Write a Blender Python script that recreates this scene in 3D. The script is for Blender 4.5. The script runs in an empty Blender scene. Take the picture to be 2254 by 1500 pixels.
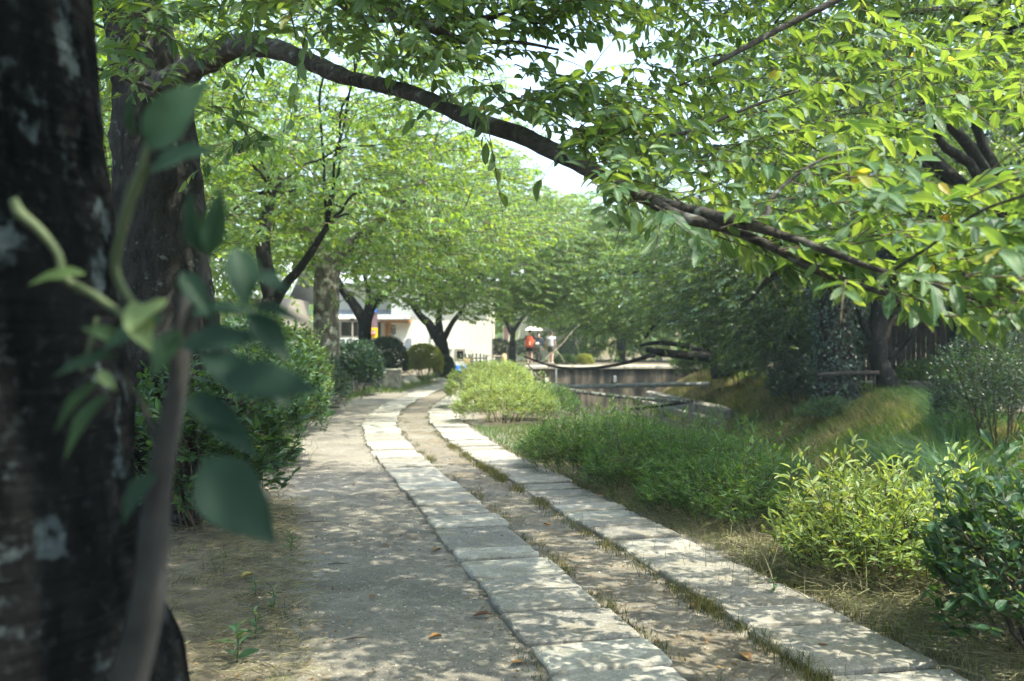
import bpy, math
import numpy as np
from mathutils import Matrix, Vector

scene = bpy.context.scene
COL = scene.collection
R = math.radians
CAMH, FPX, CX, CY = 1.45, 2191.0, 1127.0, 750.0

# ------------------------------------------------------------------ camera
cd = bpy.data.cameras.new('camera')
cam = bpy.data.objects.new('camera', cd)
COL.objects.link(cam)
cam.location = (0, 0, CAMH)
cam.rotation_euler = (R(90), 0, 0)
cd.sensor_width = 36
cd.lens = 35
cd.clip_start = 0.05
cd.clip_end = 1500
cd.dof.use_dof = True
cd.dof.focus_distance = 6.0
cd.dof.aperture_fstop = 2.5
scene.camera = cam

# ------------------------------------------------------------------ light
SUN = Vector((0.37, -0.25, 0.90)).normalized()
world = bpy.data.worlds.new('World')
scene.world = world
world.use_nodes = True
wn, wl = world.node_tree.nodes, world.node_tree.links
wn.clear()
sky = wn.new('ShaderNodeTexSky')
sky.sky_type = 'NISHITA'
sky.sun_disc = False
sky.sun_elevation = math.asin(SUN.z)
sky.sun_rotation = math.atan2(SUN.x, SUN.y)
sky.altitude = 50
sky.air_density = 1.0
sky.dust_density = 4.0
sky.ozone_density = 1.2
bg = wn.new('ShaderNodeBackground')
bg.inputs['Strength'].default_value = 0.15
wo = wn.new('ShaderNodeOutputWorld')
# summer haze: thin white veil over the blue
bw = wn.new('ShaderNodeRGBToBW'); wl.new(sky.outputs[0], bw.inputs[0])
veil = wn.new('ShaderNodeMix'); veil.data_type = 'RGBA'; veil.inputs[0].default_value = .15
wl.new(sky.outputs[0], veil.inputs[6]); wl.new(bw.outputs[0], veil.inputs[7])
tint = wn.new('ShaderNodeMix'); tint.data_type = 'RGBA'; tint.blend_type = 'MULTIPLY'; tint.inputs[0].default_value = 1.0
tint.inputs[7].default_value = (.90, .98, 1.0, 1)
wl.new(veil.outputs[2], tint.inputs[6]); wl.new(tint.outputs[2], bg.inputs['Color'])
wl.new(bg.outputs[0], wo.inputs['Surface'])

sd = bpy.data.lights.new('sun', 'SUN')
sd.energy = 2.6
sd.angle = R(0.55)
sd.color = (1.0, 0.95, 0.76)
sun = bpy.data.objects.new('sun', sd)
COL.objects.link(sun)
sun.rotation_euler = SUN.to_track_quat('Z', 'Y').to_euler()
sun.location = (0, 0, 30)

scene.view_settings.view_transform = 'Standard'
scene.view_settings.look = 'None'
scene.view_settings.gamma = 1
scene.view_settings.use_curve_mapping = False
scene.view_settings.exposure = 2.25
scene.render.engine = 'CYCLES'
cy = scene.cycles
cy.max_bounces = 7
cy.diffuse_bounces = 4
cy.glossy_bounces = 2
cy.transmission_bounces = 4
cy.transparent_max_bounces = 6
cy.use_adaptive_sampling = True
cy.adaptive_threshold = 0.02
cy.use_denoising = True
cy.sample_clamp_indirect = 8
cy.caustics_reflective = False
cy.caustics_refractive = False

# ------------------------------------------------------------------ small maths
UP = np.array([0., 0., 1.])
def nrm(a):
    a = np.asarray(a, float)
    return a / np.maximum(np.linalg.norm(a, axis=-1, keepdims=True), 1e-9)
def at(px, py, Y):
    return np.array([(px - CX) / FPX * Y, Y, CAMH - (py - CY) / FPX * Y])
def project(P):
    y = np.maximum(P[:, 1], 1e-3)
    return CX + P[:, 0] / y * FPX, CY - (P[:, 2] - CAMH) / y * FPX
def sstep(a, b, x):
    t = np.clip((x - a) / (b - a), 0, 1)
    return t * t * (3 - 2 * t)
def vnoise(P, seed=0, octaves=3, scale=1.0):
    """cheap smooth value noise, about -1..1"""
    P = np.asarray(P, float) * scale
    out = np.zeros(P.shape[:-1]); amp = 1.0; tot = 0
    for o in range(octaves):
        I = np.floor(P).astype(np.int64); F = P - I; F = F * F * (3 - 2 * F)
        acc = 0
        d = P.shape[-1]
        for c in range(2 ** d):
            bits = [(c >> k) & 1 for k in range(d)]
            h = np.full(P.shape[:-1], seed * 131 + o * 17, dtype=np.int64)
            w = 1.0
            for k in range(d):
                h = (h * 1103515245 + (I[..., k] + bits[k]) * 73856093 + 12345) & 0x7fffffff
                h = (h ^ (h >> 13)) * 1274126177 & 0x7fffffff
                w = w * (F[..., k] if bits[k] else 1 - F[..., k])
            acc = acc + w * ((h & 0xffff) / 32768.0 - 1)
        out += acc * amp; tot += amp
        amp *= .5; P = P * 2.03 + 7.1
    return out / tot
def inpoly(x, y, poly):
    x = np.asarray(x); y = np.asarray(y)
    ins = np.zeros(x.shape, bool)
    n = len(poly)
    for i in range(n):
        x1, y1 = poly[i]; x2, y2 = poly[(i + 1) % n]
        c = ((y1 > y) != (y2 > y)) & (x < (x2 - x1) * (y - y1) / (y2 - y1 + 1e-9) + x1)
        ins ^= c
    return ins

# ------------------------------------------------------------------ objects
WLOC = {}
def world_loc(o):
    return WLOC.get(o.name, np.zeros(3)) if o is not None else np.zeros(3)
def tag(o, label=None, cat=None, group=None, kind=None):
    if label: o['label'] = label
    if cat: o['category'] = cat
    if group: o['group'] = group
    if kind: o['kind'] = kind
    return o
def thing(name, label, cat, loc, group=None):
    o = bpy.data.objects.new(name, None)
    o.empty_display_size = .2
    COL.objects.link(o)
    o.location = loc
    WLOC[o.name] = np.array(loc, float)
    return tag(o, label, cat, group)
def make_mesh(name, V, T, mat=None, v=None, uv=None, smooth=False):
    """V (n,3), T (m,3) triangles; v per-face value; uv per-vertex"""
    V = np.ascontiguousarray(V, np.float32); T = np.ascontiguousarray(T, np.int32)
    me = bpy.data.meshes.new(name)
    me.vertices.add(len(V)); me.vertices.foreach_set('co', V.ravel())
    me.loops.add(T.size); me.loops.foreach_set('vertex_index', T.ravel())
    me.polygons.add(len(T))
    me.polygons.foreach_set('loop_start', np.arange(0, T.size, 3, dtype=np.int32))
    me.polygons.foreach_set('use_smooth', np.full(len(T), smooth))
    me.update(calc_edges=True)
    if v is not None:
        a = me.attributes.new('v', 'FLOAT', 'FACE')
        a.data.foreach_set('value', np.ascontiguousarray(v, np.float32))
    if uv is not None:
        l = me.uv_layers.new(name='UVMap')
        l.data.foreach_set('uv', np.ascontiguousarray(np.asarray(uv, np.float32)[T.ravel()]).ravel())
    if mat is not None: me.materials.append(mat)
    return me
def put(name, V, T, mat, parent=None, v=None, uv=None, smooth=False, loc=None, kind=None):
    """world-space vertices; linked as ONE object with its origin at parent's place (or loc)"""
    base = world_loc(parent) if parent is not None else (np.zeros(3) if loc is None else np.array(loc, float))
    me = make_mesh(name, np.asarray(V, float) - base, T, mat, v, uv, smooth)
    o = bpy.data.objects.new(name, me)
    COL.objects.link(o)
    if parent is not None: o.parent = parent
    else: o.location = base
    WLOC[o.name] = base
    if kind: o['kind'] = kind
    return o
class MB:
    """collects shapes into one mesh"""
    def __init__(s): s.V = []; s.T = []; s.n = 0
    def add(s, V, T):
        s.V.append(np.asarray(V, float)); s.T.append(np.asarray(T, int) + s.n); s.n += len(V); return s
    def get(s): return np.concatenate(s.V), np.concatenate(s.T)
    def put(s, name, mat, parent=None, **k):
        V, T = s.get(); return put(name, V, T, mat, parent, **k)
def box(c, size, rz=0.0, bev=0.0):
    """box with chamfered edges (rounded when bev>0)"""
    hx, hy, hz = np.array(size) / 2
    b = min(bev, hx * .9, hy * .9, hz * .9)
    if b <= 0:
        V = np.array([[x, y, z] for z in (-hz, hz) for y in (-hy, hy) for x in (-hx, hx)])
        T = [[0, 2, 1], [1, 2, 3], [4, 5, 6], [5, 7, 6], [0, 1, 4], [1, 5, 4], [2, 6, 3], [3, 6, 7], [0, 4, 2], [2, 4, 6], [1, 3, 5], [3, 7, 5]]
    else:
        def ring(x, y, z, c):
            return [[x - c, -y, z], [x, -y + c, z], [x, y - c, z], [x - c, y, z], [-x + c, y, z], [-x, y - c, z], [-x, -y + c, z], [-x + c, -y, z]]
        L = ring(hx - b, hy - b, -hz, b * .4) + ring(hx, hy, -hz + b, b) + ring(hx, hy, hz - b, b) + ring(hx - b, hy - b, hz, b * .4)
        V = np.array(L); T = []
        for r in range(3):
            for i in range(8):
                j = (i + 1) % 8; a = r * 8
                T += [[a + i, a + j, a + 8 + j], [a + i, a + 8 + j, a + 8 + i]]
        for i in range(1, 7):
            T.append([24, 24 + i, 25 + i]); T.append([0, i + 1, i])
    c0, s0 = math.cos(rz), math.sin(rz)
    V = V @ np.array([[c0, s0, 0], [-s0, c0, 0], [0, 0, 1]]) + np.array(c)
    return V, np.array(T)
def catmull(P, n):
    P = np.asarray(P, float)
    Q = np.vstack([2 * P[0] - P[1], P, 2 * P[-1] - P[-2]])
    t = np.linspace(0, len(P) - 1 - 1e-6, n)
    i = t.astype(int); f = (t - i)[:, None]
    p0, p1, p2, p3 = Q[i], Q[i + 1], Q[i + 2], Q[i + 3]
    return .5 * (2 * p1 + (p2 - p0) * f + (2 * p0 - 5 * p1 + 4 * p2 - p3) * f ** 2 + (3 * p1 - p0 - 3 * p2 + p3) * f ** 3)
def tube(P, rad, sides=8, n=None, rough=0.0, seed=0, nscale=6.0, cap=True, squash=None):
    """tapered tube through points P with radii rad"""
    P = np.asarray(P, float); rad = np.broadcast_to(np.asarray(rad, float), (len(P),))
    if n:
        Q = catmull(np.column_stack([P, rad]), n); P, rad = Q[:, :3], np.maximum(Q[:, 3], .0005)
    m = len(P)
    tan = nrm(np.gradient(P, axis=0))
    ref = np.array([0., 0., 1.]) if abs(tan[0][2]) < .8 else np.array([1., 0., 0.])
    A = np.zeros((m, 3)); B = np.zeros((m, 3))
    a = nrm(np.cross(tan[0], ref))
    for k in range(m):
        a = nrm(a - tan[k] * np.dot(a, tan[k])); A[k] = a; B[k] = np.cross(tan[k], a)
    th = np.linspace(0, 2 * np.pi, sides, endpoint=False)
    rr = rad[:, None] * np.ones(sides)[None]
    ring = P[:, None] + (A[:, None] * np.cos(th)[None, :, None] + B[:, None] * np.sin(th)[None, :, None]) * rr[..., None]
    if rough:
        nz = vnoise(ring, seed, 4, nscale)
        ring = P[:, None] + (ring - P[:, None]) * (1 + rough * nz)[..., None]
    V = ring.reshape(-1, 3)
    i = np.arange(m - 1)[:, None] * sides; j = np.arange(sides)[None]; k = (j + 1) % sides
    q = np.stack([i + j, i + k, i + sides + k, i + sides + j], -1).reshape(-1, 4)
    T = np.vstack([q[:, [0, 1, 2]], q[:, [0, 2, 3]]])
    if cap:
        V = np.vstack([V, P[0], P[-1]])
        c0, c1 = m * sides, m * sides + 1
        jj = np.arange(sides); kk = (jj + 1) % sides
        T = np.vstack([T, np.stack([np.full(sides, c0), kk, jj], 1), np.stack([np.full(sides, c1), (m - 1) * sides + jj, (m - 1) * sides + kk], 1)])
    return V, T
def many_tubes(P, rad, sides=3):
    """P (n,m,3) polylines, rad (n,m): thin twigs, all at once"""
    n, m, _ = P.shape
    if n == 0: return np.zeros((0, 3)), np.zeros((0, 3), int)
    tan = nrm(P[:, -1] - P[:, 0])
    a = nrm(np.cross(tan, np.where(np.abs(tan[:, 2:]) < .85, UP, np.array([1., 0, 0])))); b = np.cross(tan, a)
    th = np.linspace(0, 2 * np.pi, sides, endpoint=False)
    off = a[:, None, None] * np.cos(th)[None, None, :, None] + b[:, None, None] * np.sin(th)[None, None, :, None]
    V = (P[:, :, None] + off * rad[:, :, None, None]).reshape(-1, 3)
    i = np.arange(m - 1)[:, None] * sides; j = np.arange(sides)[None]; k = (j + 1) % sides
    q = np.stack([i + j, i + k, i + sides + k, i + sides + j], -1).reshape(-1, 4)
    t = np.vstack([q[:, [0, 1, 2]], q[:, [0, 2, 3]]])
    T = (t[None] + (np.arange(n) * m * sides)[:, None, None]).reshape(-1, 3)
    return V, T
def ellipsoid(c, r, nu=16, nv=10, rough=0, seed=0, zmin=-1.0):
    ph = np.linspace(math.asin(max(-1, zmin)), np.pi / 2, nv); th = np.linspace(0, 2 * np.pi, nu, endpoint=False)
    d = np.stack([np.cos(ph)[:, None] * np.cos(th), np.cos(ph)[:, None] * np.sin(th), np.sin(ph)[:, None] * np.ones(nu)], -1)
    k = 1 + rough * vnoise(d * 2.2 + seed, seed, 3) if rough else np.ones(d.shape[:2])
    V = (d * k[..., None] * np.array(r)).reshape(-1, 3) + np.array(c)
    i = np.arange(nv - 1)[:, None] * nu; j = np.arange(nu)[None]; q2 = (j + 1) % nu
    q = np.stack([i + j, i + q2, i + nu + q2, i + nu + j], -1).reshape(-1, 4)
    return V, np.vstack([q[:, [0, 1, 2]], q[:, [0, 2, 3]]])

# ------------------------------------------------------------------ materials
class NT:
    def __init__(s, name):
        s.m = bpy.data.materials.new(name); s.m.use_nodes = True
        s.t = s.m.node_tree; s.n = s.t.nodes; s.l = s.t.links
        s.n.clear(); s.out = s.n.new('ShaderNodeOutputMaterial')
    def node(s, kind, **k):
        x = s.n.new(kind)
        for a, b in k.items():
            if a.startswith('_'): x.inputs[a[1:].replace('_', ' ')].default_value = b
            else: setattr(x, a, b)
        return x
    def link(s, a, b): s.l.new(a, b)
    def coord(s, which='Object', scale=(1, 1, 1)):
        c = s.node('ShaderNodeTexCoord'); mp = s.node('ShaderNodeMapping')
        mp.inputs['Scale'].default_value = scale
        s.link(c.outputs[which], mp.inputs['Vector']); return mp.outputs[0]
    def geo(s): return s.node('ShaderNodeNewGeometry').outputs['Position']
    def noise(s, vec, scale, detail=4, rough=.55):
        x = s.node('ShaderNodeTexNoise', _Scale=scale, _Detail=detail, _Roughness=rough)
        if vec is not None: s.link(vec, x.inputs['Vector'])
        return x.outputs['Fac']
    def ramp(s, fac, stops, interp='LINEAR'):
        x = s.node('ShaderNodeValToRGB'); x.color_ramp.interpolation = interp
        e = x.color_ramp.elements
        while len(e) < len(stops): e.new(.5)
        for k, (p, c) in enumerate(stops):
            e[k].position = p; e[k].color = (*c, 1) if not np.isscalar(c) else (c, c, c, 1)
        s.link(fac, x.inputs['Fac']); return x.outputs['Color']
    def mix(s, a, b, fac, mode='MIX'):
        x = s.node('ShaderNodeMix', data_type='RGBA', blend_type=mode)
        for val, sock in ((a, x.inputs[6]), (b, x.inputs[7]), (fac, x.inputs[0])):
            if isinstance(val, bpy.types.NodeSocket): s.link(val, sock)
            elif np.isscalar(val): sock.default_value = val
            else: sock.default_value = (*val, 1)
        return x.outputs[2]
    def math(s, op, a, b=0.0):
        x = s.node('ShaderNodeMath', operation=op)
        for val, sock in ((a, x.inputs[0]), (b, x.inputs[1])):
            if isinstance(val, bpy.types.NodeSocket): s.link(val, sock)
            else: sock.default_value = val
        return x.outputs[0]
    def attr(s, name): return s.node('ShaderNodeAttribute', attribute_name=name).outputs['Fac']
    def bump(s, h, strength=.5, dist=.01):
        x = s.node('ShaderNodeBump', _Strength=strength, _Distance=dist); s.link(h, x.inputs['Height']); return x.outputs[0]
    def bsdf(s, color, rough=.8, spec=.3, normal=None, metal=0.0):
        b = s.node('ShaderNodeBsdfPrincipled')
        b.inputs['Specular IOR Level'].default_value = spec; b.inputs['Metallic'].default_value = metal
        for val, key in ((color, 'Base Color'), (rough, 'Roughness')):
            if isinstance(val, bpy.types.NodeSocket): s.link(val, b.inputs[key])
            elif np.isscalar(val): b.inputs[key].default_value = val
            else: b.inputs[key].default_value = (*val, 1)
        if normal is not None: s.link(normal, b.inputs['Normal'])
        return b.outputs[0]
    def done(s, sh): s.link(sh, s.out.inputs['Surface']); return s.m

def leaf_mat(name, stops, trans_gain=1.6, trans=.42, rough=.42, spec=.35, veins=False, shade_tint=(.62, .78, 1.75)):
    """leaf: reflecting upper side plus light let through; v = per-leaf value picks the green"""
    s = NT(name)
    col = s.ramp(s.attr('v'), stops)
    g = s.geo()
    col = s.mix(col, s.mix(col, (.62, .82, .62), 1.0, 'MULTIPLY'), s.noise(g, 1.3, 2))
    nor = None
    if veins:
        uv = s.node('ShaderNodeTexCoord').outputs['UV']
        sp = s.node('ShaderNodeSeparateXYZ'); s.link(uv, sp.inputs[0])
        side = s.math('ABSOLUTE', s.math('SUBTRACT', sp.outputs[0], .5))
        w = s.math('SINE', s.math('MULTIPLY', s.math('SUBTRACT', s.math('MULTIPLY', sp.outputs[1], 1.0), s.math('MULTIPLY', side, .55)), 68.0))
        rib = s.math('LESS_THAN', side, .028)
        h = s.math('ADD', w, s.math('MULTIPLY', rib, -1.5))
        nor = s.bump(h, .45, .0012)
        col = s.mix(col, (.22, .30, .10), s.math('MULTIPLY', rib, .55))
    # reflected green tinted cool: the teal of skylit shade put into the colour
    b = s.bsdf(s.mix(col, shade_tint, 1.0, 'MULTIPLY'), rough, spec + .15, nor)
    t = s.node('ShaderNodeBsdfTranslucent')
    tc = s.mix(col, (trans_gain * 1.6, trans_gain * 1.4, trans_gain * .6), 1.0, 'MULTIPLY')
    s.link(tc, t.inputs['Color'])
    if nor is not None: s.link(nor, t.inputs['Normal'])
    mx = s.node('ShaderNodeMixShader'); mx.inputs[0].default_value = trans
    s.link(b, mx.inputs[1]); s.link(t.outputs[0], mx.inputs[2])
    return s.done(mx.outputs[0])

def plain(name, color, rough=.7, spec=.3, var=.25, scale=8, bump=0.0, metal=0.0):
    s = NT(name); c = s.coord()
    n = s.noise(c, scale, 5)
    lo = tuple(x * (1 - var) for x in color); hi = tuple(min(1, x * (1 + var)) for x in color)
    return s.done(s.bsdf(s.ramp(n, [(.3, lo), (.7, hi)]), rough, spec, s.bump(n, bump, .01) if bump else None, metal))

def bark_mat(name, dark, light, lichen, amount=.56, band=0.0, scale=9, lsc=7, spec=.1):
    s = NT(name); c = s.coord(); cs = s.coord(scale=(1, 1, .28))
    n = s.noise(cs, scale, 8, .68)
    col = s.ramp(n, [(.32, dark), (.68, light)])
    h = n
    if band:
        cz = s.coord(scale=(1.5, 1.5, 16))
        bn = s.noise(cz, 2.2, 3, .5)
        col = s.mix(col, light, s.math('MULTIPLY', s.ramp(bn, [(.56, 0.0), (.66, 1.0)]), band))
        h = s.math('ADD', n, s.math('MULTIPLY', bn, .7))
    li = s.math('ADD', s.noise(c, lsc, 2, .5), s.math('MULTIPLY', s.math('SUBTRACT', s.noise(c, 38, 5, .7), .5), .42))
    lf = s.ramp(li, [(amount - .03, 0.0), (amount + .07, 1.0)])
    lf2 = s.ramp(s.noise(c, 45, 3, .6), [(.58, 0.0), (.63, .55)])
    col = s.mix(col, lichen, s.mix(lf, lf2, .22))
    nor = s.bump(h, .9, .02)
    return s.done(s.bsdf(col, .95, spec, nor))

M = {}
CH = [(0, (.042, .085, .032)), (.35, (.085, .145, .042)), (.7, (.15, .215, .06)), (.955, (.22, .27, .08)), (.97, (.55, .36, .05)), (1, (.42, .20, .04))]
M['cherry_near'] = leaf_mat('cherry_leaf', CH, veins=True, trans=.40, shade_tint=(.78, .90, 1.75))
M['cherry'] = leaf_mat('cherry_foliage', [(0, (.065, .115, .024)), (.35, (.115, .185, .034)), (.75, (.18, .25, .045)), (1, (.25, .30, .06))], trans=.48, trans_gain=1.9)
M['mid_leaf'] = leaf_mat('evergreen_foliage', [(0, (.040, .080, .030)), (.5, (.08, .14, .045)), (.85, (.14, .21, .06)), (1, (.20, .25, .07))], trans=.42, rough=.4, spec=.4)
M['dark_leaf'] = leaf_mat('dark_foliage', [(0, (.018, .042, .020)), (.5, (.032, .068, .026)), (1, (.055, .10, .03))], trans=.28, rough=.35, spec=.5)
M['hedge_leaf'] = leaf_mat('hedge_foliage', shade_tint=(.7, .84, 1.35), stops=[(0, (.026, .062, .028)), (.5, (.048, .10, .034)), (.85, (.09, .155, .04)), (1, (.17, .23, .05))], trans=.3, rough=.4, spec=.28, veins=True)
M['hedge_lit'] = leaf_mat('hedge_foliage_sunlit', [(0, (.035, .075, .03)), (.4, (.07, .125, .036)), (.75, (.14, .20, .045)), (1, (.26, .28, .07))], trans=.33, rough=.35, spec=.4, veins=True, shade_tint=(.8, .9, 1.25))  # lit copy of the hedge leaf: sunlight put into its colour
M['lime_leaf'] = leaf_mat('lime_foliage', shade_tint=(.95, .97, 1.7), rough=.6, spec=.12, trans_gain=1.3, stops= [(0, (.15, .21, .05)), (.5, (.25, .31, .085)), (.9, (.35, .38, .13)), (1, (.46, .38, .18))], trans=.42)
M['bush_leaf'] = leaf_mat('bush_foliage', shade_tint=(.8, .9, 1.3), rough=.55, spec=.2, stops=[(0, (.045, .09, .028)), (.5, (.085, .15, .04)), (.9, (.15, .22, .055)), (1, (.24, .26, .09))], trans=.38)
M['yellow_leaf'] = leaf_mat('topiary_foliage', shade_tint=(.9, .95, 1.1), stops= [(0, (.16, .20, .035)), (.5, (.27, .29, .05)), (.85, (.36, .32, .06)), (1, (.46, .24, .07))], trans=.3)
M['shoot_leaf'] = leaf_mat('shoot_leaf', shade_tint=(.8, .92, 1.1), stops=[(0, (.012, .030, .022)), (.3, (.020, .045, .030)), (.5, (.034, .066, .036)), (.8, (.09, .13, .04)), (.92, (.16, .19, .07)), (1, (.26, .28, .13))], trans=.3, trans_gain=1.2, rough=.6, spec=.1)
M['blade'] = leaf_mat('blade', shade_tint=(1, 1, 1), stops= [(0, (.05, .10, .025)), (.4, (.09, .15, .035)), (.65, (.17, .19, .05)), (.8, (.26, .225, .12)), (1, (.36, .31, .19))], trans=.3, rough=.6, spec=.2)
M['edge_blade'] = leaf_mat('edge_blade', shade_tint=(1, 1, 1), stops= [(0, (.028, .048, .018)), (.4, (.06, .075, .025)), (.7, (.12, .10, .045)), (1, (.25, .19, .10))], trans=.25, rough=.7, spec=.1)
M['fern'] = leaf_mat('fern_blade', [(0, (.05, .11, .045)), (.6, (.09, .17, .06)), (1, (.16, .24, .08))], trans=.35, rough=.5)
M['straw'] = leaf_mat('straw', shade_tint=(1, 1, 1), stops= [(0, (.15, .12, .08)), (.5, (.28, .23, .15)), (1, (.42, .36, .24))], trans=.12, rough=.8, spec=.1, trans_gain=1.0)
M['dry_leaf'] = leaf_mat('dry_leaf', shade_tint=(1, 1, 1), stops= [(0, (.12, .055, .03)), (.5, (.26, .12, .06)), (.8, (.40, .22, .10)), (1, (.60, .48, .16))], trans=.15, rough=.7, spec=.15, veins=True, trans_gain=1.0)
M['twig'] = plain('twig_bark', (.085, .07, .055), .9, .15, .4, 30)
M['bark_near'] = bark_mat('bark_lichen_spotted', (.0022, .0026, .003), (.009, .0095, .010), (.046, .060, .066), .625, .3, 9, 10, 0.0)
M['bark'] = bark_mat('bark_rough_dark', (.006, .0062, .0062), (.030, .029, .027), (.10, .115, .115), .67, 0, 14, 9)
M['bark_plain'] = bark_mat('bark_dark_plain', (.014, .013, .012), (.06, .052, .043), (.10, .10, .09), .72, 0, 12, 9)
M['bark_grey'] = bark_mat('bark_grey_mottled', (.035, .032, .027), (.16, .15, .125), (.34, .35, .30), .56, 0, 8)
M['bark_branch'] = bark_mat('bark_banded', (.020, .018, .017), (.085, .078, .072), (.20, .21, .20), .64, .7, 14, 10)
M['dead_wood'] = plain('dead_wood', (.30, .26, .20), .9, .1, .6, 14, .5)
# ------------------------------------------------------------------ terrain
_py = np.array([-12, 0, 4.6, 7.04, 8.2, 10.4, 12.7, 15.1, 17.6, 20.8, 23.4, 26, 30, 33, 38, 45, 55, 70, 100.])
_px = np.array([4.7, 2.05, 1.02, .467, .19, -.31, -.85, -1.33, -1.75, -2.04, -2.08, -2.02, -1.86, -1.68, -1.15, -.2, 1.2, 3.5, 8.])
_yy = np.arange(-12, 100.01, .1)
_xx = np.interp(_yy, _py, _px)
_k = np.exp(-np.linspace(-2, 2, 31) ** 2); _k /= _k.sum()
_xx = np.convolve(np.pad(_xx, 15, mode='edge'), _k, mode='valid')
def xc(Y): return np.interp(Y, _yy, _xx)
def XL(Y): return np.interp(Y, [-12, 4, 8, 12, 16, 20, 30, 46, 90], [3.9, 3.5, 2.95, 2.35, 1.75, 1.2, 1.05, 1.0, 1.0])
def XR(Y): return np.interp(Y, [-12, 4, 10, 16, 22, 27, 35, 46, 90], [5.2, 5.6, 6.4, 7.7, 9.0, 9.7, 9.4, 8.3, 8.3])
YEND = 45.0
def gz(X, Y):
    X = np.asarray(X, float); Y = np.asarray(Y, float)
    base = .2 * sstep(34, 54, Y) + .03 * vnoise(np.stack([X, Y], -1), 3, 2, .35)
    near = np.exp(-((X - xc(Y)) / 2.2) ** 2)
    base = base * (1 - near) + (.2 * sstep(34, 54, Y)) * near + .008 * vnoise(np.stack([X, Y], -1), 5, 3, 1.7)
    l, r = XL(Y), XR(Y)
    depth = -1.75
    a = sstep(0, .35, X - l)                      # steep left side
    s = r - X                                     # distance in from the right edge
    prof = depth * (np.clip(s, 0, 2.9) / 2.9) ** 1.12
    rough = .09 * vnoise(np.stack([X, Y], -1), 9, 3, 1.1) * sstep(0, .3, s) * (s < 2.9)
    can = np.where(s <= 0, 0, np.where(s > 2.9, depth * a, np.minimum(prof + rough, 0) * a))
    can = can * (1 - sstep(YEND, YEND + .1, Y))
    base = base - .035 * sstep(-3.6, -2.2, X - xc(Y)) * (1 - sstep(1.2, 2.0, X - xc(Y))) * (Y < 46)
    hill = 26 * sstep(85, 240, Y)
    return base + can + hill
def grid_axis(parts):
    return np.unique(np.concatenate([np.arange(a, b, st) for a, b, st in parts] + [[parts[-1][1]]]))
gx = grid_axis([(-260, -40, 22), (-40, -10, 2.0), (-10, -4, .5), (-4, 4.5, .09), (4.5, 12, .2), (12, 40, 2.0), (40, 260, 22)])
gy = grid_axis([(-30, 2, 2), (2, 12, .09), (12, 24, .18), (24, 44.6, .4), (44.6, 45.6, .1), (45.6, 70, 1.0), (70, 320, 10)])
GX, GY = np.meshgrid(gx, gy)
GZ = gz(GX, GY)
nx, ny = len(gx), len(gy)
V = np.stack([GX, GY, GZ], -1).reshape(-1, 3)
i = np.arange(ny - 1)[:, None] * nx + np.arange(nx - 1)[None]
q = np.stack([i, i + 1, i + nx + 1, i + nx], -1).reshape(-1, 4)
T = np.vstack([q[:, [0, 1, 2]], q[:, [0, 2, 3]]])
d = V[:, 0] - xc(V[:, 1])
sandy = sstep(-2.7, -1.6, d) * (1 - sstep(1.0, 1.55, d)) * (1 - sstep(50, 60, V[:, 1]))
rp = V[:, 0] - XR(V[:, 1])
sandy = sandy * (1 - .5 * (np.abs(d) < .3))
joint = (np.abs(np.abs(d) - .595) < .29).astype(float) * (V[:, 1] < 47)
sandy = np.maximum(sandy, sstep(.6, 1.2, rp) * (1 - sstep(4.5, 5.5, rp)) * sstep(18, 24, V[:, 1]) * (1 - sstep(44, 48, V[:, 1])))
bed = ((V[:, 0] - XL(V[:, 1]) > .1) & (rp < -2.75) & (V[:, 1] < YEND)).astype(float)
slope = ((rp < .1) & (rp >= -2.8) & (V[:, 1] < YEND)).astype(float)
slope = np.maximum(slope, sstep(70, 85, V[:, 1]))
s = NT('ground_earth'); p = s.geo()
n1 = s.noise(p, 1.6, 5); n2 = s.noise(p, 14, 6, .65); n3 = s.noise(p, 90, 4, .7); n4 = s.noise(p, 5, 5, .6)
sand = s.ramp(n2, [(.3, (.140, .130, .112)), (.55, (.205, .190, .165)), (.75, (.285, .265, .228))])
sand = s.mix(sand, (.095, .088, .078), s.ramp(n1, [(.46, 0.0), (.64, .75)]))
sand = s.mix(sand, (.30, .28, .24), s.ramp(s.noise(p, .8, 3), [(.52, 0.0), (.7, .5)]))
sand = s.mix(sand, (.055, .05, .045), s.ramp(s.noise(p, 42, 5, .8), [(.53, 0.0), (.66, .85)]))
sand = s.mix(sand, (.10, .09, .075), s.ramp(n3, [(.56, 0.0), (.66, .7)]))
soil = s.ramp(n4, [(.3, (.075, .062, .047)), (.5, (.135, .115, .086)), (.7, (.20, .17, .128))])
soil = s.mix(soil, (.07, .055, .04), s.ramp(n3, [(.52, 0.0), (.66, .7)]))
bank = s.ramp(n4, [(.34, (.035, .045, .02)), (.5, (.085, .075, .035)), (.66, (.19, .13, .065))])
bedc = s.ramp(n2, [(.3, (.05, .05, .04)), (.7, (.12, .11, .085))])
w = s.ramp(s.math('ADD', s.attr('sandy'), s.math('ADD', s.math('MULTIPLY', s.math('SUBTRACT', n2, .5), 1.1), s.math('MULTIPLY', s.math('SUBTRACT', n1, .5), 1.3))), [(.30, 0.0), (.70, 1.0)])
col = s.mix(soil, sand, w)
col = s.mix(col, (.045, .038, .03), s.attr('joint'))
col = s.mix(col, bank, s.attr('slope')); col = s.mix(col, bedc, s.attr('bed'))
hh = s.math('ADD', s.math('MULTIPLY', n2, .6), s.math('MULTIPLY', n3, .5))
M['ground'] = s.done(s.bsdf(col, .95, .12, s.bump(hh, .7, .010)))
ground = put('ground', V, T, M['ground'], smooth=True, kind='structure')
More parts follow.
